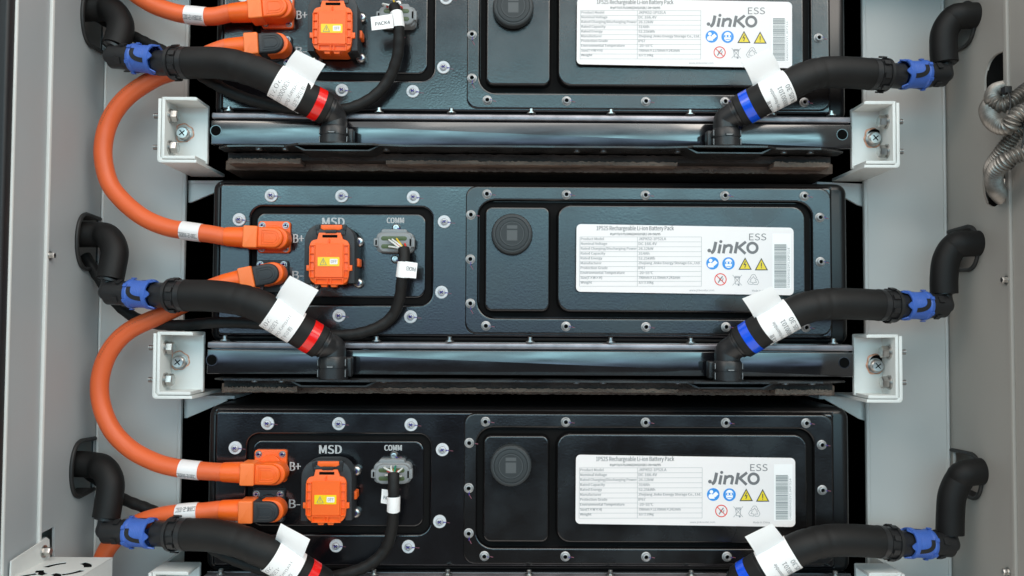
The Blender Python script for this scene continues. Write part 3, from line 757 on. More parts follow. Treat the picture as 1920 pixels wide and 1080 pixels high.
# ---- front rail under the lid (part of the pack's frame)
RX0, RX1 = at(388, 680, 14).x, at(1600, 690, 14).x
zt, zm, zb2 = at(980, 647, 16).z, at(980, 657, 14).z, at(980, 704, 14).z
mb = MB()
mb.box((RX0, -1, zm - .5), (RX1, -14, zb2), 1.0)
mb.box((RX0, 9, zb2 + 1), (RX1, -.8, zl - .3), .5)                   # web up to the ledge
rail = mb.build('front_rail', 'beam', pack)
mb = MB(); mb.box((RX0 + 1, 4, zl - 1.2), (RX1 - 1, -16.4, zt - 5.2), 1.4); mb.build('rail_top_edge', 'beam_edge', rail)
for x in (397, 1583):
    c = at(x, 675 + (x > 900) * 5, 14); mb = MB(); mb.lathe((c.x, -14.2, c.z), (0, -1, 0), [(0, 6.4), (.25, 6.3)], 28); mb.cur = 1
    mb.lathe((c.x, -14.1, c.z), (0, -1, 0), [(0, 7.2), (.15, 7.2), (.15, 6.3)], 28, cap=False); mb.build('bolt_hole', ['void', 'beam'], rail)
# lower lip with two notches, brown foam strip
def lipx(px): return at(px, 712, 44).x
zlp = at(980, 714, 46).z
rnd = random.Random(8)
mb = MB(); lipo = [(RX0 + 12, 2), (RX0 + 12, -20), (RX0 + 26, -32)]
x = RX0 + 26
while x < lipx(545) - 20: x += 14; lipo.append((x, -33 - rnd.uniform(0, 2.5)))
def notch(a, b): return [(lipx(a), -45), (lipx(a + 10), -49), (lipx(b - 10), -49), (lipx(b), -45)]
lipo += notch(545, 705) + [(lipx(760), -40)]
x = lipx(770)
while x < lipx(1270): lipo.append((x, -40 - rnd.uniform(0, 1.2))); x += 18
lipo += notch(1290, 1450)
x = lipx(1460)
while x < RX1 - 34: lipo.append((x, -36 - rnd.uniform(0, 3))); x += 14
lipo += [(RX1 - 24, -26), (RX1 - 12, -18), (RX1 - 12, 2)]
def plate_h(mb, out, z0, z1):
    n = len(out); A = sum(a[0] * b[1] - b[0] * a[1] for a, b in zip(out, out[1:] + out[:1]))
    o = out if A > 0 else out[::-1]
    mb.add([(x, y, z0) for x, y in o] + [(x, y, z1) for x, y in o], [list(range(n))[::-1], [i + n for i in range(n)]] + [[i, (i + 1) % n, (i + 1) % n + n, i + n] for i in range(n)])
plate_h(mb, lipo, zlp - 2.2, zlp); mb.build('bottom_lip', 'lip', rail, 20)
for a, b_ in ((545, 705), (1290, 1450)):   # pocket under each port
    mb = MB(); x0, x1 = lipx(a + 8), lipx(b_ - 8)
    mb.prism(ccw([(x0 - 6, zlp - 2.3), (x0 + 6, zlp - 8.5), (x1 - 6, zlp - 8.5), (x1 + 6, zlp - 2.3), (x1 + 3, zlp - 2.3), (x1 - 8, zlp - 7), (x0 + 8, zlp - 7), (x0 - 3, zlp - 2.3)]), 0, -43, 0)
    mb.build('port_pocket', 'lip', rail)
# underside step and ragged foam
def rough_bar(mb, x0, x1, y0, y1, z0, z1, amp, step=5.0):
    n = int((x1 - x0) / step); sec = []
    for i in range(n + 1):
        x = x0 + (x1 - x0) * i / n; j = lambda: rnd.uniform(-amp, amp)
        sec += [(x, y0, z0 + j() * .4), (x, y0, z1 + j()), (x, y1, z1 + j() * .3), (x, y1, z0)]
    fs = [[i * 4 + k, (i + 1) * 4 + k, (i + 1) * 4 + (k + 1) % 4, i * 4 + (k + 1) % 4] for i in range(n) for k in range(4)]
    fs += [[0, 1, 2, 3], [n * 4 + 3, n * 4 + 2, n * 4 + 1, n * 4]]
    mb.add(sec, fs)
mb = MB(); zf_ = at(980, 738, -28).z
rough_bar(mb, RX0 + 18, RX1 - 22, -3, 60, zlp - 13, zlp - 4, .8, 5); mb.build('bottom_plate', 'lip_rough', rail)
mb = MB(); rough_bar(mb, at(420, 730, -28).x, at(1560, 735, -28).x, 20, 90, zf_, zf_ + 12, 1.6, 3.0)
rough_bar(mb, at(424, 722, 0).x, at(560, 722, 0).x, -8, 19, zlp - 18, zlp - 12, 1.2, 1.5)
rough_bar(mb, at(720, 722, 0).x, at(1270, 722, 0).x, -4, 19, zlp - 17, zlp - 12.5, 1.0, 2.6)
rough_bar(mb, at(1450, 722, 0).x, at(1555, 722, 0).x, -8, 19, zlp - 18, zlp - 12, 1.3, 1.5)
mb.build('foam_strip', 'foam', rail, 20)
for x in (480, 530, 720, 1080, 1130, 1470, 1520, 1270):
    mb = MB(); c = at(x, 716, 20); mb.lathe((c.x, -24, zlp - 2.3), (0, 0, -1), [(0, 4.2), (2, 4.2), (2.6, 3)], 10); mb.build('lower_bolt', 'steel_dark', rail)
# ports on which the hoses sit
for px in (625, 1364):
    c = at(px, 700, 32); mb = MB(); mb.lathe((c.x, -32, zlp - .2), (0, 0, 1), [(0, 17.5), (3, 17.5), (3.2, 13), (12, 13)], 28); mb.build('coolant_port', 'black_plastic', rail)

p_top = copy_tree(pack); p_top.location.z += PZ * S; p_top['label'] = 'black battery pack in the top row, its upper edge cut by the frame'
p_bot = copy_tree(pack); p_bot.location.z -= PZ * S; p_bot['label'] = 'darkest battery pack in the bottom row, without a teal sheen'

# ------------------------------------------------------------------ brackets
def bracket(side):
    def q(px): return px
    if side < 0: xi, xo, yt_, yb_ = 380, 285, 622, 748
    else: xi, xo, yt_, yb_ = 1603, 1693, 627, 755
    t = thing('mounting_bracket', '', 'bracket', at((xi + xo) / 2, yb_, 42), 'brackets at the ends of the pack rails')
    s = side; A = at(xo, yb_, 42); Bp = at(xi, yt_, 42)
    zb_, zt_ = at((xi + xo) / 2, yb_, 42).z, at((xi + xo) / 2, yt_, 42).z
    xo_, xi_ = A.x, at(xi, 680, 8).x
    mb = MB()  # outer angle: side and bottom, reaching back to the post
    w = 3.8
    mb.prism(ccw([(xo_, zt_ - 2), (xo_ - s * w, zt_ - 2), (xo_ - s * w, zb_ + w + 3), (xo_ - s * (w + 3), zb_ + w), (xi_, zb_ + w), (xi_, zb_), (xo_ - s * 4, zb_), (xo_ - s * 1.2, zb_ + 1.2), (xo_, zb_ + 4)]), 62, -42, .5, steps=2)
    mb.build('outer_angle', 'bracket', t)
    mb = MB(); k = w + 1.0
    mb.prism(ccw([(xo_ - s * k, zt_), (xo_ - s * (k + w), zt_ - w), (xo_ - s * (k + w), zb_ + k + w), (xi_ + s * 2, zb_ + k + w), (xi_ + s * 2, zb_ + k), (xo_ - s * (k + 1), zb_ + k), (xo_ - s * k, zb_ + k + 1.5)]), -2, -42, .5, steps=2)
    mb.prism(ccw([(xo_ - s * k, zt_), (xi_ + s * 3, zt_), (xi_ + s * .5, zt_ - 1.2), (xi_ + s * .5, zt_ - w - .6), (xo_ - s * (k + w - .2), zt_ - w)]), -2, -41.8, .5, steps=2)
    mb.build('inner_channel', 'bracket', t)
    mb = MB(); mb.prism(ccw(rr(min(xo_ - s * (k + .5), xi_), zb_ + k + .3, max(xo_ - s * (k + .5), xi_), zt_ - .4, 1.5, 3)), 0, -5, 1); mb.build('back_face', 'bracket', t)
    # white folded gusset behind
    mb = MB(); 
    if s < 0: g = [(345, 748), (425, 748), (425, 752), (350, 784), (345, 784)]
    else: g = [(1622, 748), (1545, 744), (1545, 748), (1612, 786), (1622, 789)]
    mb.prism(ccw(pp(g, -60)), 64, 60, .6); 
    mb.prism(ccw(pp([(345, 742), (440, 742), (440, 748), (345, 748)] if s < 0 else [(1622, 746), (1535, 742), (1535, 748), (1622, 750)], -60)), 140, 59, .4)
    mb.build('gusset', 'bracket', t)
    for py in ((652, 712) if s < 0 else (660, 717)):
        px = 303 if s < 0 else 1672
        c = at(px, py, 26); fx = xo_ - s * (k + w)
        mb = MB(); o = Vector((fx, -26, c.z)); ax = Vector((-s, 0, 0))
        mb.lathe(o, ax, [(0, 9.0), (1.8, 9.0), (1.8, 7.6)], 24); mb.cur = 1; mb.lathe(o + ax * 1.6, ax, [(0, 7.6), (1.4, 7.6)], 24); mb.cur = 0
        mb.lathe(o + ax * 3.1, ax, [(0, 7.6), (6.6, 7.6), (7.6, 6.4)], 6, a0=.3)
        o2 = Vector((xo_, -26, c.z)); ax2 = Vector((s, 0, 0)); mb.cur = 2
        mb.lathe(o2, ax2, [(0, 6.4), (3.6, 6.4)], 6); mb.cur = 1
        mb.lathe(o2 + ax2 * 3.6, ax2, [(t_ * .9, 3.4 - .35 * (t_ % 2)) for t_ in range(9)], 16)
        mb.build('bolt', ['steel', 'steel_dark', 'bracket'], t)
    cx, cy = (334, 679) if s < 0 else (1645, 686)
    c = at(cx, cy, 12); cc = at(cx + (3 if s < 0 else -3), cy - 3, 5)
    mb = MB()
    def ringf(k, a, r, tt): return (r * (1 + .06 * math.sin(3 * a + 1) + .04 * math.sin(7 * a)), tt)
    mb.lathe((cc.x, -5.05, cc.z), (0, -1, 0), [(0, 13.0 if s > 0 else 12.2), (.12, 13.0 if s > 0 else 12.2), (.15, 10.6)], 40, rfun=ringf, cap=False)
    mb.build('paint_mark', 'marker_orange', t)
    if s > 0: mb = MB(); mb.lathe((cc.x + 1.5, -5.3, cc.z + 2.5), (0, -1, 0), [(0, 9.2), (.1, 9.2)], 28); mb.build('slotted_hole', 'void', t)
    mb = MB(); mb.lathe((c.x, -5.5, c.z), (0, -1, 0), [(0, 9.2), (1.5, 9.2), (1.5, 8.3), (3.2, 8.3), (3.2, 8), (8.4, 7.6), (9.2, 6.6), (9.0, 3)], 28)
    mb.cur = 1
    for a in (40, 130):
        mb.stroke([(4.4 * math.cos(R(a)), 4.4 * math.sin(R(a))), (-4.4 * math.cos(R(a)), -4.4 * math.sin(R(a)))], 1.3, XZ((c.x, -14.78 - a * .0002, c.z)))
    mb.build('centre_screw', ['steel', 'void'], t)
    t['label'] = ('left' if s < 0 else 'right')
    return t
for s, nm in ((-1, 'left'), (1, 'right')):
    b0 = bracket(s); b1 = copy_tree(b0); b1.location.z += PZ * S; b2 = copy_tree(b0); b2.location.z -= PZ * S
    b0['label'] = f'light grey bracket at the {nm} end of the middle pack rail'
    b1['label'] = f'light grey bracket at the {nm} end of the top pack rail'
    b2['label'] = f'light grey bracket at the bottom {nm}, only its top edge showing'

# ------------------------------------------------------------------ orange power cables
def plug(root, hx, hy, ang, black, d=14):
    """hx,hy: centre of the rounded head; the cable leaves towards -x, turned by ang"""
    c = at(hx, hy, d); a = R(ang); ca, sa = math.cos(a), math.sin(a)
    def T(o): return [(c.x + x * ca - z * sa, c.z + x * sa + z * ca) for x, z in o]
    def stad(xl, r, xr=0): return [(xl, -r)] + [(xr + r * math.cos(R(t)), r * math.sin(R(t))) for t in range(-90, 91, 12)] + [(xl, r)]
    mb = MB(); mb.prism(T(stad(-10, 13.6, 3)), -5, -26, 2); mb.build('plug_shoulder', 'orange', root)
    mb = MB(); mb.prism(T(stad(-19.5, 12.6, -1)), -6, -31, 2.4)
    for r in (8.4, 5.6):
        z = []
        o = [(-14 + (2 if r < 6 else 0), -r)] + [(-1 - (0) + r * math.cos(R(t)), r * math.sin(R(t))) for t in range(-90, 91, 12)] + [(-14 + (2 if r < 6 else 0), r)]
        P = [Vector((x, -31.0, y)) for x, y in T(o)]; mb.tube(P + [P[0]], .45, 6)
    mb.build('plug_head', 'dark_plastic' if black else 'orange', root)
    mb = MB(); mb.prism(T(rr(-37, -13.6, -19.3, 13.6, 2.2, 4)), -5, -33, 1.6); mb.build('plug_body', 'orange_pale', root)
    ax = Vector((-ca, 0, -sa)); o = Vector((c.x, -18.5, c.z)) + ax * 36.5
    mb = MB(); mb.lathe(o, ax, [(0, 12.6), (2, 13.0), (22, 12.0), (25, 11.6), (25.6, 10.8)], 30); mb.build('cable_gland', 'orange', root)
    return o + ax * 20, ax
def sleeve(root, pts, s0, s1, r, txt, up=-1):
    """white marker sleeve on a path between fractions s0, s1"""
    n = len(pts); i0, i1 = int(s0 * (n - 1)), int(s1 * (n - 1)); sub = pts[i0:i1 + 1]
    mb = MB(); mb.tube(sub, r + .6, 28); o = mb.build('marker_sleeve', 'label_white', root)
    fr = frames(sub); L = sum((b - a).length for a, b in zip(sub, sub[1:]))
    def pos(x, y):        # x along 0..1, y angle from the front
        f = x * (len(sub) - 1); k = min(len(sub) - 2, int(f)); p = sub[k].lerp(sub[k + 1], f - k); _, T, N, Bn = fr[k]
        return p + (N * math.cos(y) + Bn * math.sin(y)) * (r + .72)
    mb = MB(); 
    if up < 0: put_text(mb, txt, lambda x, y: pos(1 - x, -y + .80), .06, .95, 0, .52, .10)
    else: put_text(mb, txt, lambda x, y: pos(x, y), .06, .95, 0, .52, .10)
    mb.build('printed_text', 'ink_grey', o)
def cable(label, start, way, end=None, sleeves=(), r=11.0, txt='BC08W-S-002'):
    """start / end = plug args or None; way = [(px,py,d)]"""
    first = start or end
    t = thing('power_cable', label, 'cable', at(way[len(way) // 2][0], way[len(way) // 2][1], way[len(way) // 2][2]), 'orange power cables linking the packs')
    P = []
    if start: o, ax = plug(t, *start); P += [o, o + ax * 8]
    P += [at(*w) for w in way]
    if end: o, ax = plug(t, *end); P += [o + ax * 8, o]
    pts = resample(smooth(P, 14), 3.0); mb = MB(); mb.tube(pts, r, 26); sh = mb.build('sheath', 'cable_orange', t)
    if end and start:
        k0 = min(range(len(pts)), key=lambda i: (pts[i] - at(way[3][0], way[3][1], way[3][2])).length); sub = pts[k0 - 14:k0 + 16]; fr2 = frames(sub)
        def pos(x, y):
            f = x * (len(sub) - 1); k = min(len(sub) - 2, max(0, int(f))); p = sub[k].lerp(sub[k + 1], f - k); _, T, N, Bn = fr2[k]
            th = .25 + y; return p + (N * math.cos(th) + Bn * math.sin(th)) * (r + .1)
        mb = MB(); put_text(mb, '1x70mm² EV-YJ 1500V DC SHIELDED', pos, 0, 1, .0, .22 if True else 0); mb.build('printed_text', 'cable_print', sh)
    for (px, py, ln) in sleeves:
        c = at(px, py, 22); k = min(range(len(pts)), key=lambda i: (pts[i] - c).length)
        h = max(2, int(ln / 3.0 / 2)); n = len(pts) - 1
        sleeve(t, pts, (k - h) / n, (k + h) / n, r, txt)
    return t
cable('orange cable dropping in from the top edge to the B+ plug of the top pack', None,
      [(200, -60, 5), (240, -22, 8), (285, 8, 12), (330, 24, 16), (365, 29, 18), (400, 31, 18)], (527, 20, 5, False), [(366, 29, 29)])
cable('orange cable looping from the topmost black-headed plug down to the middle pack', (520, 87, 4, True),
      [(385, 105, 16), (335, 131, 10), (290, 147, 6), (237, 183, 4), (205, 228, 4), (193, 283, 6), (203, 338, 8), (228, 374, 10), (268, 407, 14), (312, 426, 16), (358, 434, 18), (395, 439, 18)],
      (519, 448, -2, False), [(359, 434, 29)], txt='100-S-W80C')
cable('orange cable looping from the middle black-headed plug down to the bottom pack', (511, 514, 12, True),
      [(385, 545, 16), (345, 570, 10), (300, 592, 6), (242, 620, 4), (206, 658, 4), (188, 708, 5), (190, 758, 6), (210, 806, 8), (245, 842, 10), (290, 866, 14), (330, 877, 17), (370, 882, 18)],
      (514, 886, -1, False), [(353, 879, 29)], txt='100-S-W80C')
cable('orange cable running left from the lowest black-headed plug and down behind the blue coupler', (511, 955, 0, True),
      [(385, 959, 18), (350, 961, 18), (300, 968, 12), (250, 985, 4), (212, 1015, -4), (192, 1050, -8), (186, 1100, -8), (190, 1150, -8)], None, [(350, 961, 29)], txt='100-S-M81')

# ------------------------------------------------------------------ coolant hoses
def hose(label, side, way, tagr, flag, band, elbow, fit, row, ring):
    """way from the coupler end to the elbow; all (px,py,d)"""
    t = thing('coolant_hose', label, 'hose', at(fit[0], fit[1], fit[2]), 'black coolant hoses in front of the packs')
    P = [at(*w) for w in way]; pts = resample(smooth(P, 12), 2.5); n = len(pts)
    # gentle creases where the foam bends
    cre = [k for k in range(n) if k in (int(n * .42), int(n * .50))]
    mb = MB(); mb.tube(pts, lambda s: 19.0 - sum(.7 * math.exp(-((s * (n - 1) - k) / 1.2) ** 2) for k in cre), 40); mb.build('foam_sleeve', 'hose_foam', t)
    # ribbed end towards the coupler
    T = (pts[0] - pts[1]).normalized(); o = pts[0]; L = 24
    mb = MB(); mb.lathe(o - T * 2, T, [(0, 19.4), (7, 19.4), (7, 18.2), (8, 18.2), (8, 19.2), (19, 18.6), (19, 20.6), (23, 20.6), (23, 17.6), (30, 15.4), (44, 15.4)], 40)
    fr_ = [Vector((0, -1, 0)), T.cross(Vector((0, -1, 0))).normalized()]
    for k in range(8):
        a = k * math.pi / 4 + .3; dr = fr_[0] * math.cos(a) + fr_[1] * math.sin(a); tg = T.cross(dr)
        c0 = o + T * 11 + dr * 19.2
        mb.sheet(lambda u, v: c0 + T * (u * 8) + tg * ((v - .5) * 6) + dr * .8, 1, 1, 2.0)
    mb.build('end_fitting', 'black_plastic', t)
    # band on the collar
    bp = at(*band); k = min(range(n), key=lambda i: (pts[i] - bp).length); T2 = (pts[-1] - pts[k - 3]).normalized() if k > 3 else (pts[-1] - pts[0]).normalized()
    e = pts[-1]
    mb = MB(); q = e - T2 * 26; mb.lathe(q, T2, [(0, 19.4), (.6, 20.0), (34, 20.0), (35, 19)], 40); col_ = mb.build('collar', 'hose_foam', t)
    bc = q + T2 * ((bp - q).dot(T2))
    mb = MB(); mb.lathe(bc - T2 * 5.4, T2, [(0, 20.05), (0, 20.35), (10.8, 20.35), (10.8, 20.05)], 48, cap=False); mb.build('colour_band', 'red_band' if side < 0 else 'blue_band', t)
    # elbow into the vertical quick connector
    f0 = at(*fit); el_ = at(*elbow); s0 = q + T2 * 33
    ep = smooth([s0, s0 + T2 * 5, el_, Vector((f0.x, f0.y, f0.z + 10)), f0], 10)
    mb = MB(); mb.tube(ep, 15.2, 32); mb.lathe(s0 + T2 * 1, T2, [(0, 17.5), (3, 17.5), (3.2, 15.8), (4.6, 15.8), (4.8, 16.8), (6.6, 16.8)], 32); mb.build('elbow', 'black_plastic', t)
    mb = MB(); zt_ = f0.z; zb_ = base_z[row]; H = zt_ - zb_
    mb.lathe((f0.x, f0.y, zb_), (0, 0, 1), [(0, 15.6), (1, 16.6), (H * .45, 16.6), (H * .45, 16.1), (H * .5, 16.1), (H * .5, 16.8), (H - 2, 16.8), (H, 15.6)], 36)
    for sx_ in (-1, 1):
        mb.box((f0.x + sx_ * 15.5, f0.y - 6, zb_ + 3), (f0.x + sx_ * 17.6, f0.y + 6, zb_ + H * .46), .6)
        mb.box((f0.x + sx_ * 15.5, f0.y - 6, zb_ + H * .54), (f0.x + sx_ * 17.6, f0.y + 6, zt_ - 3), .6)
    mb.box((f0.x + side * -1 * 14, f0.y + 2, zb_ + 2), (f0.x + side * -1 * 22.5, f0.y + 14, zt_ - 1), 2)
    mb.box((f0.x - 5, f0.y - 17.4, zb_ + H * .52), (f0.x + 5, f0.y - 15, zb_ + H * .64), .5)
    qc = mb.build('quick_connector', 'black_plastic', t)
    mb = MB(); mb.box((f0.x - 3.5, f0.y - 17.7, zb_ + H * .54), (f0.x + 3.5, f0.y - 17.3, zb_ + H * .58)); 
    for sx_ in (-1, 1):
        for h0, h1 in ((.1, .4), (.6, .88)): mb.box((f0.x + sx_ * 16.2, f0.y - 7.2, zb_ + H * h0), (f0.x + sx_ * 16.9, f0.y - 6.1, zb_ + H * h1))
    mb.build('clip_window', 'connector_grey', qc)
    # paper tag: a wrap round the hose and a flag standing off it
    ta, tb = at(*tagr[0]), at(*tagr[1])
    ka = min(range(n), key=lambda i: (pts[i] - ta).length); kb = min(range(n), key=lambda i: (pts[i] - tb).length)
    sub = pts[min(ka, kb):max(ka, kb) + 1]
    mb = MB(); Ts = (sub[-1] - sub[0]); Ls = Ts.length; Tn = Ts.normalized(); Nf = Vector((0, -1, 0)); Nf = (Nf - Tn * Nf.dot(Tn)).normalized(); Bf = Tn.cross(Nf)
    sgn = 1 if Bf.z > 0 else -1; Bf = Bf * sgn               # Bf points up in the picture
    rr_ = 20.3
    def cyl(x, th, h=0.0): return sub[0] + Tn * (x * Ls) + (Nf * math.cos(th) + Bf * math.sin(th)) * (rr_ + h + .5 * math.sin(3 * th + x * 2) * .4)
    mb.sheet(lambda u, v: cyl(u, R(95) - v * R(330)), 10, 48, .35 * 1)
    fc = [at(*f, ) for f in flag]                             # corners: top first, top second, base second, base first
    def fl(u, v):
        top = fc[0].lerp(fc[1], u); bot = fc[3].lerp(fc[2], u); p = bot.lerp(top, v)
        return p + Vector((0, -1, 0)) * (3.0 * math.sin(v * math.pi) + 1.2 * math.sin(u * 3 + v * 2))
    mb.sheet(fl, 10, 12, .5)
    tg_ = mb.build('paper_tag', 'paper', t)
    mb = MB()
    if side < 0: lines = [('三级出水支管', 8.0, 0.80), ('Tertiary Outlet', 8.0, .58), ('4300000102', 7.0, .34), ('2024.05', 7.0, .12)]
    else: lines = [('三级进水支管', 8.0, .84), ('Tertiary Assemble', 7.5, .60), ('4300000101', 7.0, .36), ('2024.05.30', 7, .12)]
    st = {1: (.55, .72), 2: (1.1, 0.2), 3: (1.1, .5)}[row]
    for i, (txt, wd, yc) in enumerate(lines):
        span = 2.1 if side < 0 else 1.9
        if side < 0:
            a0 = (.72, .55, .30, .12)[i] if row == 1 else (.30, .62, -.05, -.20)[i]
            fn = lambda x, y: cyl(y, a0 - x, .35)
            put_text(mb, txt, fn, 0, span * (1 if i else .8), yc - .06, yc + .08, .0)
        else:
            a1 = (-.35, .25, .1, .0)[i]
            fn = lambda x, y: cyl(1 - y if False else y, x, .35)
            put_text(mb, txt, fn, a1 - span * (1 if i else .8), a1, yc - .06, yc + .08, .0)
    mb.build('printed_text', 'ink_grey', tg_)
    return t
base_z = {2: at(980, 712, 32).z}; base_z[1] = base_z[2] + PZ; base_z[3] = base_z[2] - PZ
def tg(x0, y0, x1, y1, d): return ((x0, y0, d), (x1, y1, d))
DT = 62
hose('black insulated hose with a red band crossing the top pack', -1,
     [(352, 118, 42), (400, 118, 52), (440, 123, 62), (480, 135, 66), (517, 151, 66), (573, 184, 56), (600, 198, 48)],
     tg(517, 151, 573, 184, 62), [(556, 94, 82), (610, 120, 78), (586, 163, 62), (530, 133, 66)], (594, 193, 50), (622, 215, 38), (627, 238, 34), 1, None)
hose('black insulated hose with a red band below the middle B- plug', -1,
     [(348, 554, 42), (400, 555, 52), (450, 562, 62), (485, 573, 66), (506, 584, 66), (557, 616, 56), (590, 636, 48)],
     tg(506, 584, 557, 616, 62), [(544, 517, 86), (597, 544, 82), (566, 597, 66), (515, 562, 70)], (584, 628, 50), (616, 650, 38), (624, 668, 34), 2, None)
hose('black insulated hose with a red band leaving through the bottom edge', -1,
     [(350, 1002, 42), (400, 1004, 52), (450, 1015, 62), (485, 1029, 66), (506, 1038, 66), (557, 1068, 56), (592, 1090, 48)],
     tg(506, 1038, 557, 1068, 62), [(527, 981, 82), (581, 1012, 78), (568, 1047, 66), (516, 1013, 68)], (585, 1068, 50), (616, 1105, 38), (624, 1124, 34), 3, None)
hose('black insulated hose with a blue band at the top right', 1,
     [(1632, 139, 42), (1585, 136, 50), (1540, 137, 58), (1505, 147, 64), (1480, 160, 64), (1426, 188, 56), (1398, 203, 48)],
     tg(1480, 160, 1426, 188, 62), [(1440, 90, 82), (1390, 115, 80), (1413, 164, 62), (1465, 136, 66)], (1405, 198, 50), (1370, 219, 38), (1361, 242, 34), 1, None)
hose('black insulated hose with a blue band at the right of the middle pack', 1,
     [(1648, 572, 42), (1600, 570, 50), (1550, 570, 58), (1512, 577, 64), (1485, 588, 64), (1429, 619, 56), (1401, 636, 48)],
     tg(1485, 588, 1429, 619, 62), [(1446, 537, 82), (1392, 560, 80), (1416, 600, 62), (1468, 568, 66)], (1408, 630, 50), (1374, 653, 38), (1364, 676, 34), 2, None)
hose('black insulated hose with a blue band at the bottom right', 1,
     [(1648, 1016, 42), (1600, 1013, 50), (1550, 1014, 58), (1512, 1023, 64), (1487, 1034, 64), (1429, 1065, 56), (1398, 1084, 48)],
     tg(1487, 1034, 1429, 1065, 62), [(1447, 981, 82), (1397, 1007, 80), (1420, 1043, 62), (1473, 1015, 66)], (1402, 1074, 50), (1372, 1105, 38), (1363, 1128, 34), 3, None)

# wall pipes with the blue couplers
def wall_pipe(label, side, way, joint, coup, ringc):
    t = thing('wall_pipe', label, 'pipe', at(*joint), 'black pipes from the side walls with blue couplers')
    P = [at(*w) if len(w) == 3 else Vector((0, 0, 0)) for w in way[1:]]
    X = XL if side < 0 else XR
    w0 = at_x(way[0][0], way[0][1], X); st = w0 + Vector((side * 40, 4, 0))
    pts = resample(smooth([st] + P, 12), 2.5)
    mb = MB(); mb.tube(pts, 16.2, 32); mb.build('foam_sleeve', 'hose_foam', t)
    j = at(*joint); e = P[-1]; cc = at(*coup); ax = (at(*ringc) - j); ax = Vector((ax.x, ax.y, ax.z)).normalized()
    mb = MB(); mb.tube(smooth([e, e.lerp(j, .55), j, j + ax * 6, j + ax * 14], 8), 8.6, 24)
    mb.lathe(e, (j - e).normalized(), [(-1, 14), (2, 14), (3, 10)], 28)
    s_ = (cc - j).dot(ax) - 19.5
    mb.lathe(j + ax * 4, ax, [(0, 10), (1, 14.6), (s_ - 12, 14.6), (s_ - 12, 15.4), (s_ - 4, 15.4), (s_ - 3, 17.6), (s_ - .5, 17.6)], 36)
    for k in range(4):
        a = .5 + k * math.pi / 2; u = Vector((0, -1, 0)); u = (u - ax * u.dot(ax)).normalized(); w = ax.cross(u); dr = u * math.cos(a) + w * math.sin(a); tg2 = ax.cross(dr)
        c0 = j + ax * (s_ - 14) + dr * 15.4; mb.sheet(lambda uu, v: c0 + ax * (uu * 7) + tg2 * ((v - .5) * 8), 1, 1, 1.5)
    mb.build('elbow_joint', 'black_plastic', t)
    o = j + ax * ((cc - j).dot(ax) - 18.5)
    mb = MB()
    ribs = [(0, 15.5), (0, 17.4), (1, 18.0), (4.2, 18.0), (5.2, 16.7)]
    for k in range(8): ribs += [(6 + k * 2.3, 16.4), (6.6 + k * 2.3, 16.7), (7.5 + k * 2.3, 16.7), (8.0 + k * 2.3, 16.4)]
    mb.lathe(o, ax, ribs + [(25.6, 16.5), (26.3, 18.4), (31, 18.4), (31.6, 17.4)], 56, cap=False)
    # crown of flared teeth at the hose end
    def crown(k, a, r, t_): return (r + (.8 if k in (1, 2) else 0), t_ + (6.0 * max(0, math.cos(5 * a)) ** 1.3 if k in (1, 2) else 0))
    mb.lathe(o + ax * 31.4, ax, [(0, 17.2), (.6, 17.4), (.6, 15.8), (0, 15.6)], 72, rfun=crown, cap=False)
    for k in range(6):
        a = k * math.pi / 3 + .5; u = Vector((0, -1, 0)); u = (u - ax * u.dot(ax)).normalized(); w = ax.cross(u); dr = u * math.cos(a) + w * math.sin(a); tg2 = ax.cross(dr)
        c0 = o + ax * 1 + dr * 17.4; mb.sheet(lambda uu, v: c0 + ax * (uu * 5) + tg2 * ((v - .5) * 4) + dr * .9, 1, 1, 1.4)
    cp = mb.build('blue_coupler', 'blue_plastic', t)
    mb = MB(); u = Vector((0, -1, 0)); u = (u - ax * u.dot(ax)).normalized(); w = ax.cross(u); w = w if w.z > 0 else -w
    for off in (0.35, 2.45, -1.75, -3.7):
        pth = [(7.5, .42), (7.8, .16), (9, -.08), (12, -.28), (17, -.40), (22, -.45), (26, -.46)]
        pth = [o + ax * s2 + (u * math.cos(th + off - .25) + w * math.sin(th + off - .25)) * 16.95 for s2, th in pth]
        pth = smooth(pth, 4); frs = frames(pth)
        mb.sheet(lambda a_, b_: (lambda q: q[0] + (q[0] - o - ax * (q[0] - o).dot(ax)).normalized().cross(q[1]) * ((b_ - .5) * 5.6))(frs[int(a_ * (len(frs) - 1))]), len(frs) - 1, 1, .3)
    mb.build('bayonet_slot', 'rubber', cp)
    return t
wall_pipe('wall pipe and blue coupler at the top left', -1, [(163, 16), (190, 16, -12), (213, 22, -2), (226, 45, 6), (223, 70, 12), (216, 88, 16)], (206, 106, 18), (276, 109, 30), (340, 116, 42))
wall_pipe('wall pipe and blue coupler at the left of the middle pack', -1, [(155, 441), (182, 440, -12), (204, 446, -2), (215, 470, 6), (211, 500, 12), (206, 524, 16)], (198, 549, 18), (270, 553, 30), (340, 554, 42))
wall_pipe('wall pipe and blue coupler at the bottom left', -1, [(148, 868), (173, 872, -12), (195, 880, -2), (207, 905, 6), (204, 940, 12), (199, 971, 16)], (193, 996, 18), (268, 1001, 30), (340, 1002, 42))
wall_pipe('wall pipe and blue coupler at the top right', 1, [(1828, 28), (1805, 30, 24), (1786, 36, 20), (1771, 60, 18), (1769, 90, 18), (1771, 118, 18)], (1774, 141, 20), (1708, 140, 30), (1645, 139, 42))
wall_pipe('wall pipe and blue coupler at the right of the middle pack', 1, [(1832, 456), (1808, 457, 24), (1788, 463, 20), (1774, 488, 18), (1770, 520, 18), (1770, 550, 18)], (1775, 574, 20), (1709, 573, 30), (1655, 572, 42))
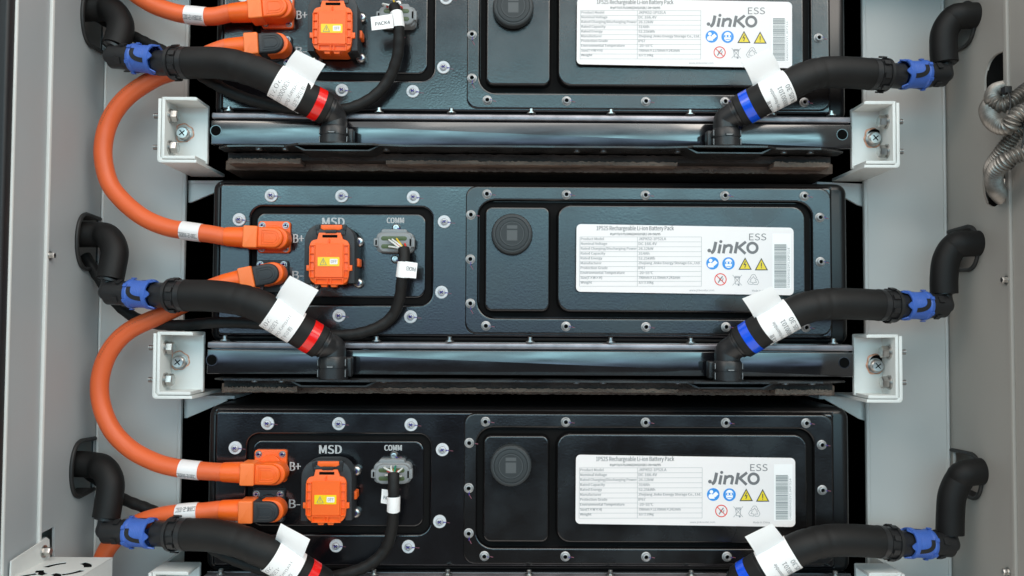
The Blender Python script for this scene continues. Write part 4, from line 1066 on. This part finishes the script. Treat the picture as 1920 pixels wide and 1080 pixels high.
wall_pipe('wall pipe and blue coupler at the bottom right', 1, [(1838, 880), (1815, 887, 24), (1798, 900, 20), (1785, 930, 18), (1782, 965, 18), (1781, 1000, 18)], (1786, 1022, 20), (1717, 1018, 30), (1655, 1016, 42))

# ------------------------------------------------------------------ signal cables
def signal(label, way, row, flagspec, wires):
    t = thing('signal_cable', label, 'cable', at(*way[1]), 'thin black signal cables from the grey connectors')
    pts = resample(smooth([at(*w) for w in way], 12), 3); n = len(pts)
    mb = MB(); mb.tube(pts, lambda s: 7.0 + .25 * math.sin(s * n * 1.3), 20); mb.build('braided_sleeve', 'hose_foam', t)
    (wx0, wy0, wx1, wy1, d), flag, txt, rot = flagspec
    a, b = at((wx0 + wx1) / 2, wy0, d), at((wx0 + wx1) / 2, wy1, d)
    ka = min(range(n), key=lambda i: (pts[i] - a).length); kb = min(range(n), key=lambda i: (pts[i] - b).length); ka, kb = min(ka, kb), max(ka, kb)
    mb = MB(); mb.tube(pts[ka:kb + 1], 7.9, 24, cap=False)
    fc = [at(*f) for f in flag]
    mb.sheet(lambda u, v: fc[3].lerp(fc[2], u).lerp(fc[0].lerp(fc[1], u), v), 4, 4, .5); tg_ = mb.build('paper_flag', 'paper', t)
    mb = MB()
    def fn(x, y):
        if rot: x, y = 1 - x, 1 - y
        return fc[3].lerp(fc[2], x).lerp(fc[0].lerp(fc[1], x), y) + Vector((0, -.35, 0))
    put_text(mb, txt, fn, .18 if not rot else .1, .86, .30, .56, .02); mb.build('printed_text', 'ink', tg_)
    e = pts[0]
    for k, (dx, dy, m) in enumerate(wires):
        s = at(way[0][0] + dx, way[0][1] + dy, 17); q = e + Vector((random.uniform(-4, 4), 2, -1))
        mid = s.lerp(q, .55) + Vector((0, -4, .5)); mb = MB(); mb.tube(smooth([s, s + Vector((0, -5, 0)), mid, q], 6), 1.15, 8); mb.build('wire', m, t)
    return t
signal('black signal cable tagged PACK4 on the top pack',
       [(739, 12, 30), (744, 30, 36), (748, 70, 34), (744, 110, 28), (725, 155, 20), (690, 188, 20), (645, 205, 22), (590, 207, 24), (520, 200, 26), (450, 180, 24), (390, 150, 20), (330, 108, 8), (270, 78, -8), (225, 55, -20), (180, 30, -30)], 1,
       ((734, 24, 758, 50, 36), [(695, 32, 44), (735, 26, 44), (738, 52, 44), (697, 57, 44)], 'PACK4', False),
       [(-20, -2, 'wire_white'), (-12, 2, 'wire_red'), (0, -8, 'wire_yellow'), (10, -2, 'wire_white'), (15, 4, 'wire_red')])
signal('black signal cable with an upside-down paper flag on the middle pack',
       [(757, 466, 32), (758, 485, 36), (754, 520, 36), (749, 560, 28), (735, 593, 20), (705, 615, 20), (660, 627, 20), (600, 628, 22), (540, 614, 24), (470, 606, 24), (400, 605, 20), (330, 610, 4), (270, 602, -8), (225, 575, -14), (185, 520, -22), (160, 480, -30)], 2,
       ((744, 490, 760, 519, 36), [(760, 490, 44), (783, 493, 43), (780, 522, 43), (758, 520, 44)], 'PACK3', True),
       [(-26, -15, 'wire_white'), (-20, -16, 'wire_white'), (-18, -9, 'wire_red'), (-12, -17, 'wire_yellow'), (-9, -11, 'wire_green'), (-26, -3, 'wire_white'), (-16, -2, 'wire_white'), (3, -8, 'wire_red')])
signal('black signal cable hanging from the bottom pack, its flag half hidden',
       [(738, 888, 32), (738, 905, 36), (738, 945, 36), (735, 990, 28), (722, 1030, 20), (690, 1060, 20), (640, 1078, 20), (580, 1085, 20), (500, 1070, 24), (430, 1045, 22), (370, 1010, 14), (320, 975, 2), (280, 955, -10), (230, 935, -18), (190, 905, -26), (145, 875, -40)], 3,
       ((728, 930, 748, 957, 36), [(716, 917, 28), (740, 920, 28), (738, 948, 28), (714, 943, 28)], 'PACK2', False),
       [(-16, -12, 'wire_white'), (-10, -6, 'wire_red'), (-4, -14, 'wire_white'), (0, -8, 'wire_yellow'), (4, -14, 'wire_green'), (9, -6, 'wire_red'), (16, -10, 'wire_white'), (-14, 2, 'wire_white'), (14, 4, 'wire_white')])

# ------------------------------------------------------------------ metal conduits at the right edge
def conduit(label, way, r=8.6):
    P = [at(*w) for w in way]; pts = resample(smooth(P, 30), .5); n = len(pts)
    mb = MB(); mb.tube(pts, lambda s: r - 1.1 + 1.35 * math.cos(s * (n - 1) / 7 * 2 * math.pi), 20)
    o = mb.build('metal_conduit', 'conduit', None); tag(o, label, 'conduit', 'ribbed metal conduits at the right edge'); return o
conduit('ribbed steel conduit curling out of the top of the upper right hole', [(1905, 150, 40), (1886, 163, 62), (1866, 170, 92), (1861, 186, 112), (1876, 198, 122), (1894, 193, 128), (1915, 176, 130), (1950, 150, 130)])
conduit('ribbed steel conduit looping lowest out of the upper right hole', [(1895, 175, 50), (1868, 186, 80), (1852, 203, 102), (1858, 224, 122), (1876, 237, 138), (1893, 236, 150), (1905, 218, 156), (1925, 207, 158), (1970, 205, 158)], 9.2)
conduit('upper ribbed steel conduit coming from the lower right hole', [(1905, 350, 40), (1872, 345, 66), (1858, 318, 88), (1874, 290, 112), (1895, 262, 128), (1912, 244, 134), (1950, 225, 134)], 8.3)
conduit('thick ribbed steel conduit bending out of the lower right hole', [(1920, 395, 30), (1888, 376, 58), (1866, 352, 96), (1866, 322, 124), (1885, 303, 142), (1907, 290, 150), (1930, 284, 152), (1970, 285, 152)], 9.8)
def tie(label, c, n_dir, R1, R2, d):
    o = at(*c); pts = []; a = R(n_dir); u = Vector((math.cos(a), 0, math.sin(a))); w = Vector((0, -1, 0))
    for k in range(41):
        t = 2 * math.pi * k / 40; pts.append(o + u * (R1 * math.cos(t)) + w * (R2 * math.sin(t)))
    mb = MB(); mb.tube(pts, 1.1, 8, cap=False); e = o + u * R1
    mb.box((e.x - 4, e.y - 8, e.z - 3), (e.x + 4, e.y + 1, e.z + 5), .8)
    q = mb.build('cable_tie', 'rubber'); tag(q, label, 'cable tie', 'black ties round the metal conduits')
tie('black cable tie round the upper pair of ribbed conduits', (1879, 210, 122), 82, 23, 15, 0)
tie('black cable tie round the lower pair of ribbed conduits', (1901, 272, 140), 80, 27, 17, 0)

# ------------------------------------------------------------------ slotted bracket low on the left wall
t = thing('slotted_bracket', 'light grey bracket with curved slots at the bottom left corner', 'bracket', at(120, 1060, 120))
zp = at(140, 1046, 60).z
c4 = []
def at_z(px, py, Z):
    v = ray(px, py); k = Z / v.y; return Vector((v.x * k, -v.z * k - CD, Z))
out = [at_z(x, y, zp) for x, y in ((68, 1044), (211, 1045), (100, 1112), (-30, 1112))]
outl = [(p.x, p.y) for p in out]
def slot(cx, cy, r, a0, a1, w=2.2, sy=1):
    c = at_z(cx, cy, zp); o = []
    for k in range(13): a = R(a0 + (a1 - a0) * k / 12); o.append((c.x + (r + w) * math.cos(a), c.y + (r + w) * math.sin(a)))
    for k in range(12, -1, -1): a = R(a0 + (a1 - a0) * k / 12); o.append((c.x + (r - w) * math.cos(a), c.y + (r - w) * math.sin(a)))
    return o
holes = [slot(120, 1066, 24, a, b, 4.2) for a, b in ((12, 68), (112, 168), (192, 248), (292, 348))] + [slot(66, 1086, 22, a, b, 4.2) for a, b in ((12, 68), (112, 168))]
filled('slotted_plate', outl, holes, 0, .7, 'bracket', t, lambda u, v, w: Vector((u, v, zp - .35 + w)))
mb = MB(); cx_ = sum(p.x for p in out) / 4; cy_ = sum(p.y for p in out) / 4; plate_h(mb, [(cx_ + (p.x - cx_) * .8, cy_ + (p.y - cy_) * .9) for p in out], zp - 2.2, zp - 1.2); mb.build('slot_dark_sheet', 'void', t)  # black sheet added under the plate so the slots read dark
mb = MB(); p, q = out[1], out[2]
mb.add([(p.x, p.y, zp - .2), (q.x, q.y, zp - .2), (q.x, q.y, zp - 34), (p.x, p.y, zp - 34), (p.x - 3, p.y, zp - 2.1), (q.x - 3, q.y, zp - 2.1), (q.x - 3, q.y, zp - 34), (p.x - 3, p.y, zp - 34)], [[0, 1, 2, 3], [4, 7, 6, 5], [0, 3, 7, 4], [1, 5, 6, 2]])
mb.build('side_flange', 'bracket', t)
mb = MB(); r0 = at_x(62, 1050, XL); r1 = at_x(92, 1050, XL)
pt = [at_x(x, y, XL + 1.6) for x, y in ((22, 1052), (62, 1026), (88, 1008), (93, 1012), (94, 1046), (20, 1085))]
mb.add([p for p in pt] + [p - Vector((1.8, 0, 0)) for p in pt], [list(range(6)), list(range(6, 12))[::-1]] + [[i, i + 6, (i + 1) % 6 + 6, (i + 1) % 6] for i in range(6)])
mb.build('wall_flange', 'bracket', t)
mb = MB(); p = at_x(82, 1034, XL + 1.6); hexscrew(mb, (XL + 1.7, p.y, p.z), Vector((1, 0, 0)), 5, 7); mb.build('bolt', 'steel', t)
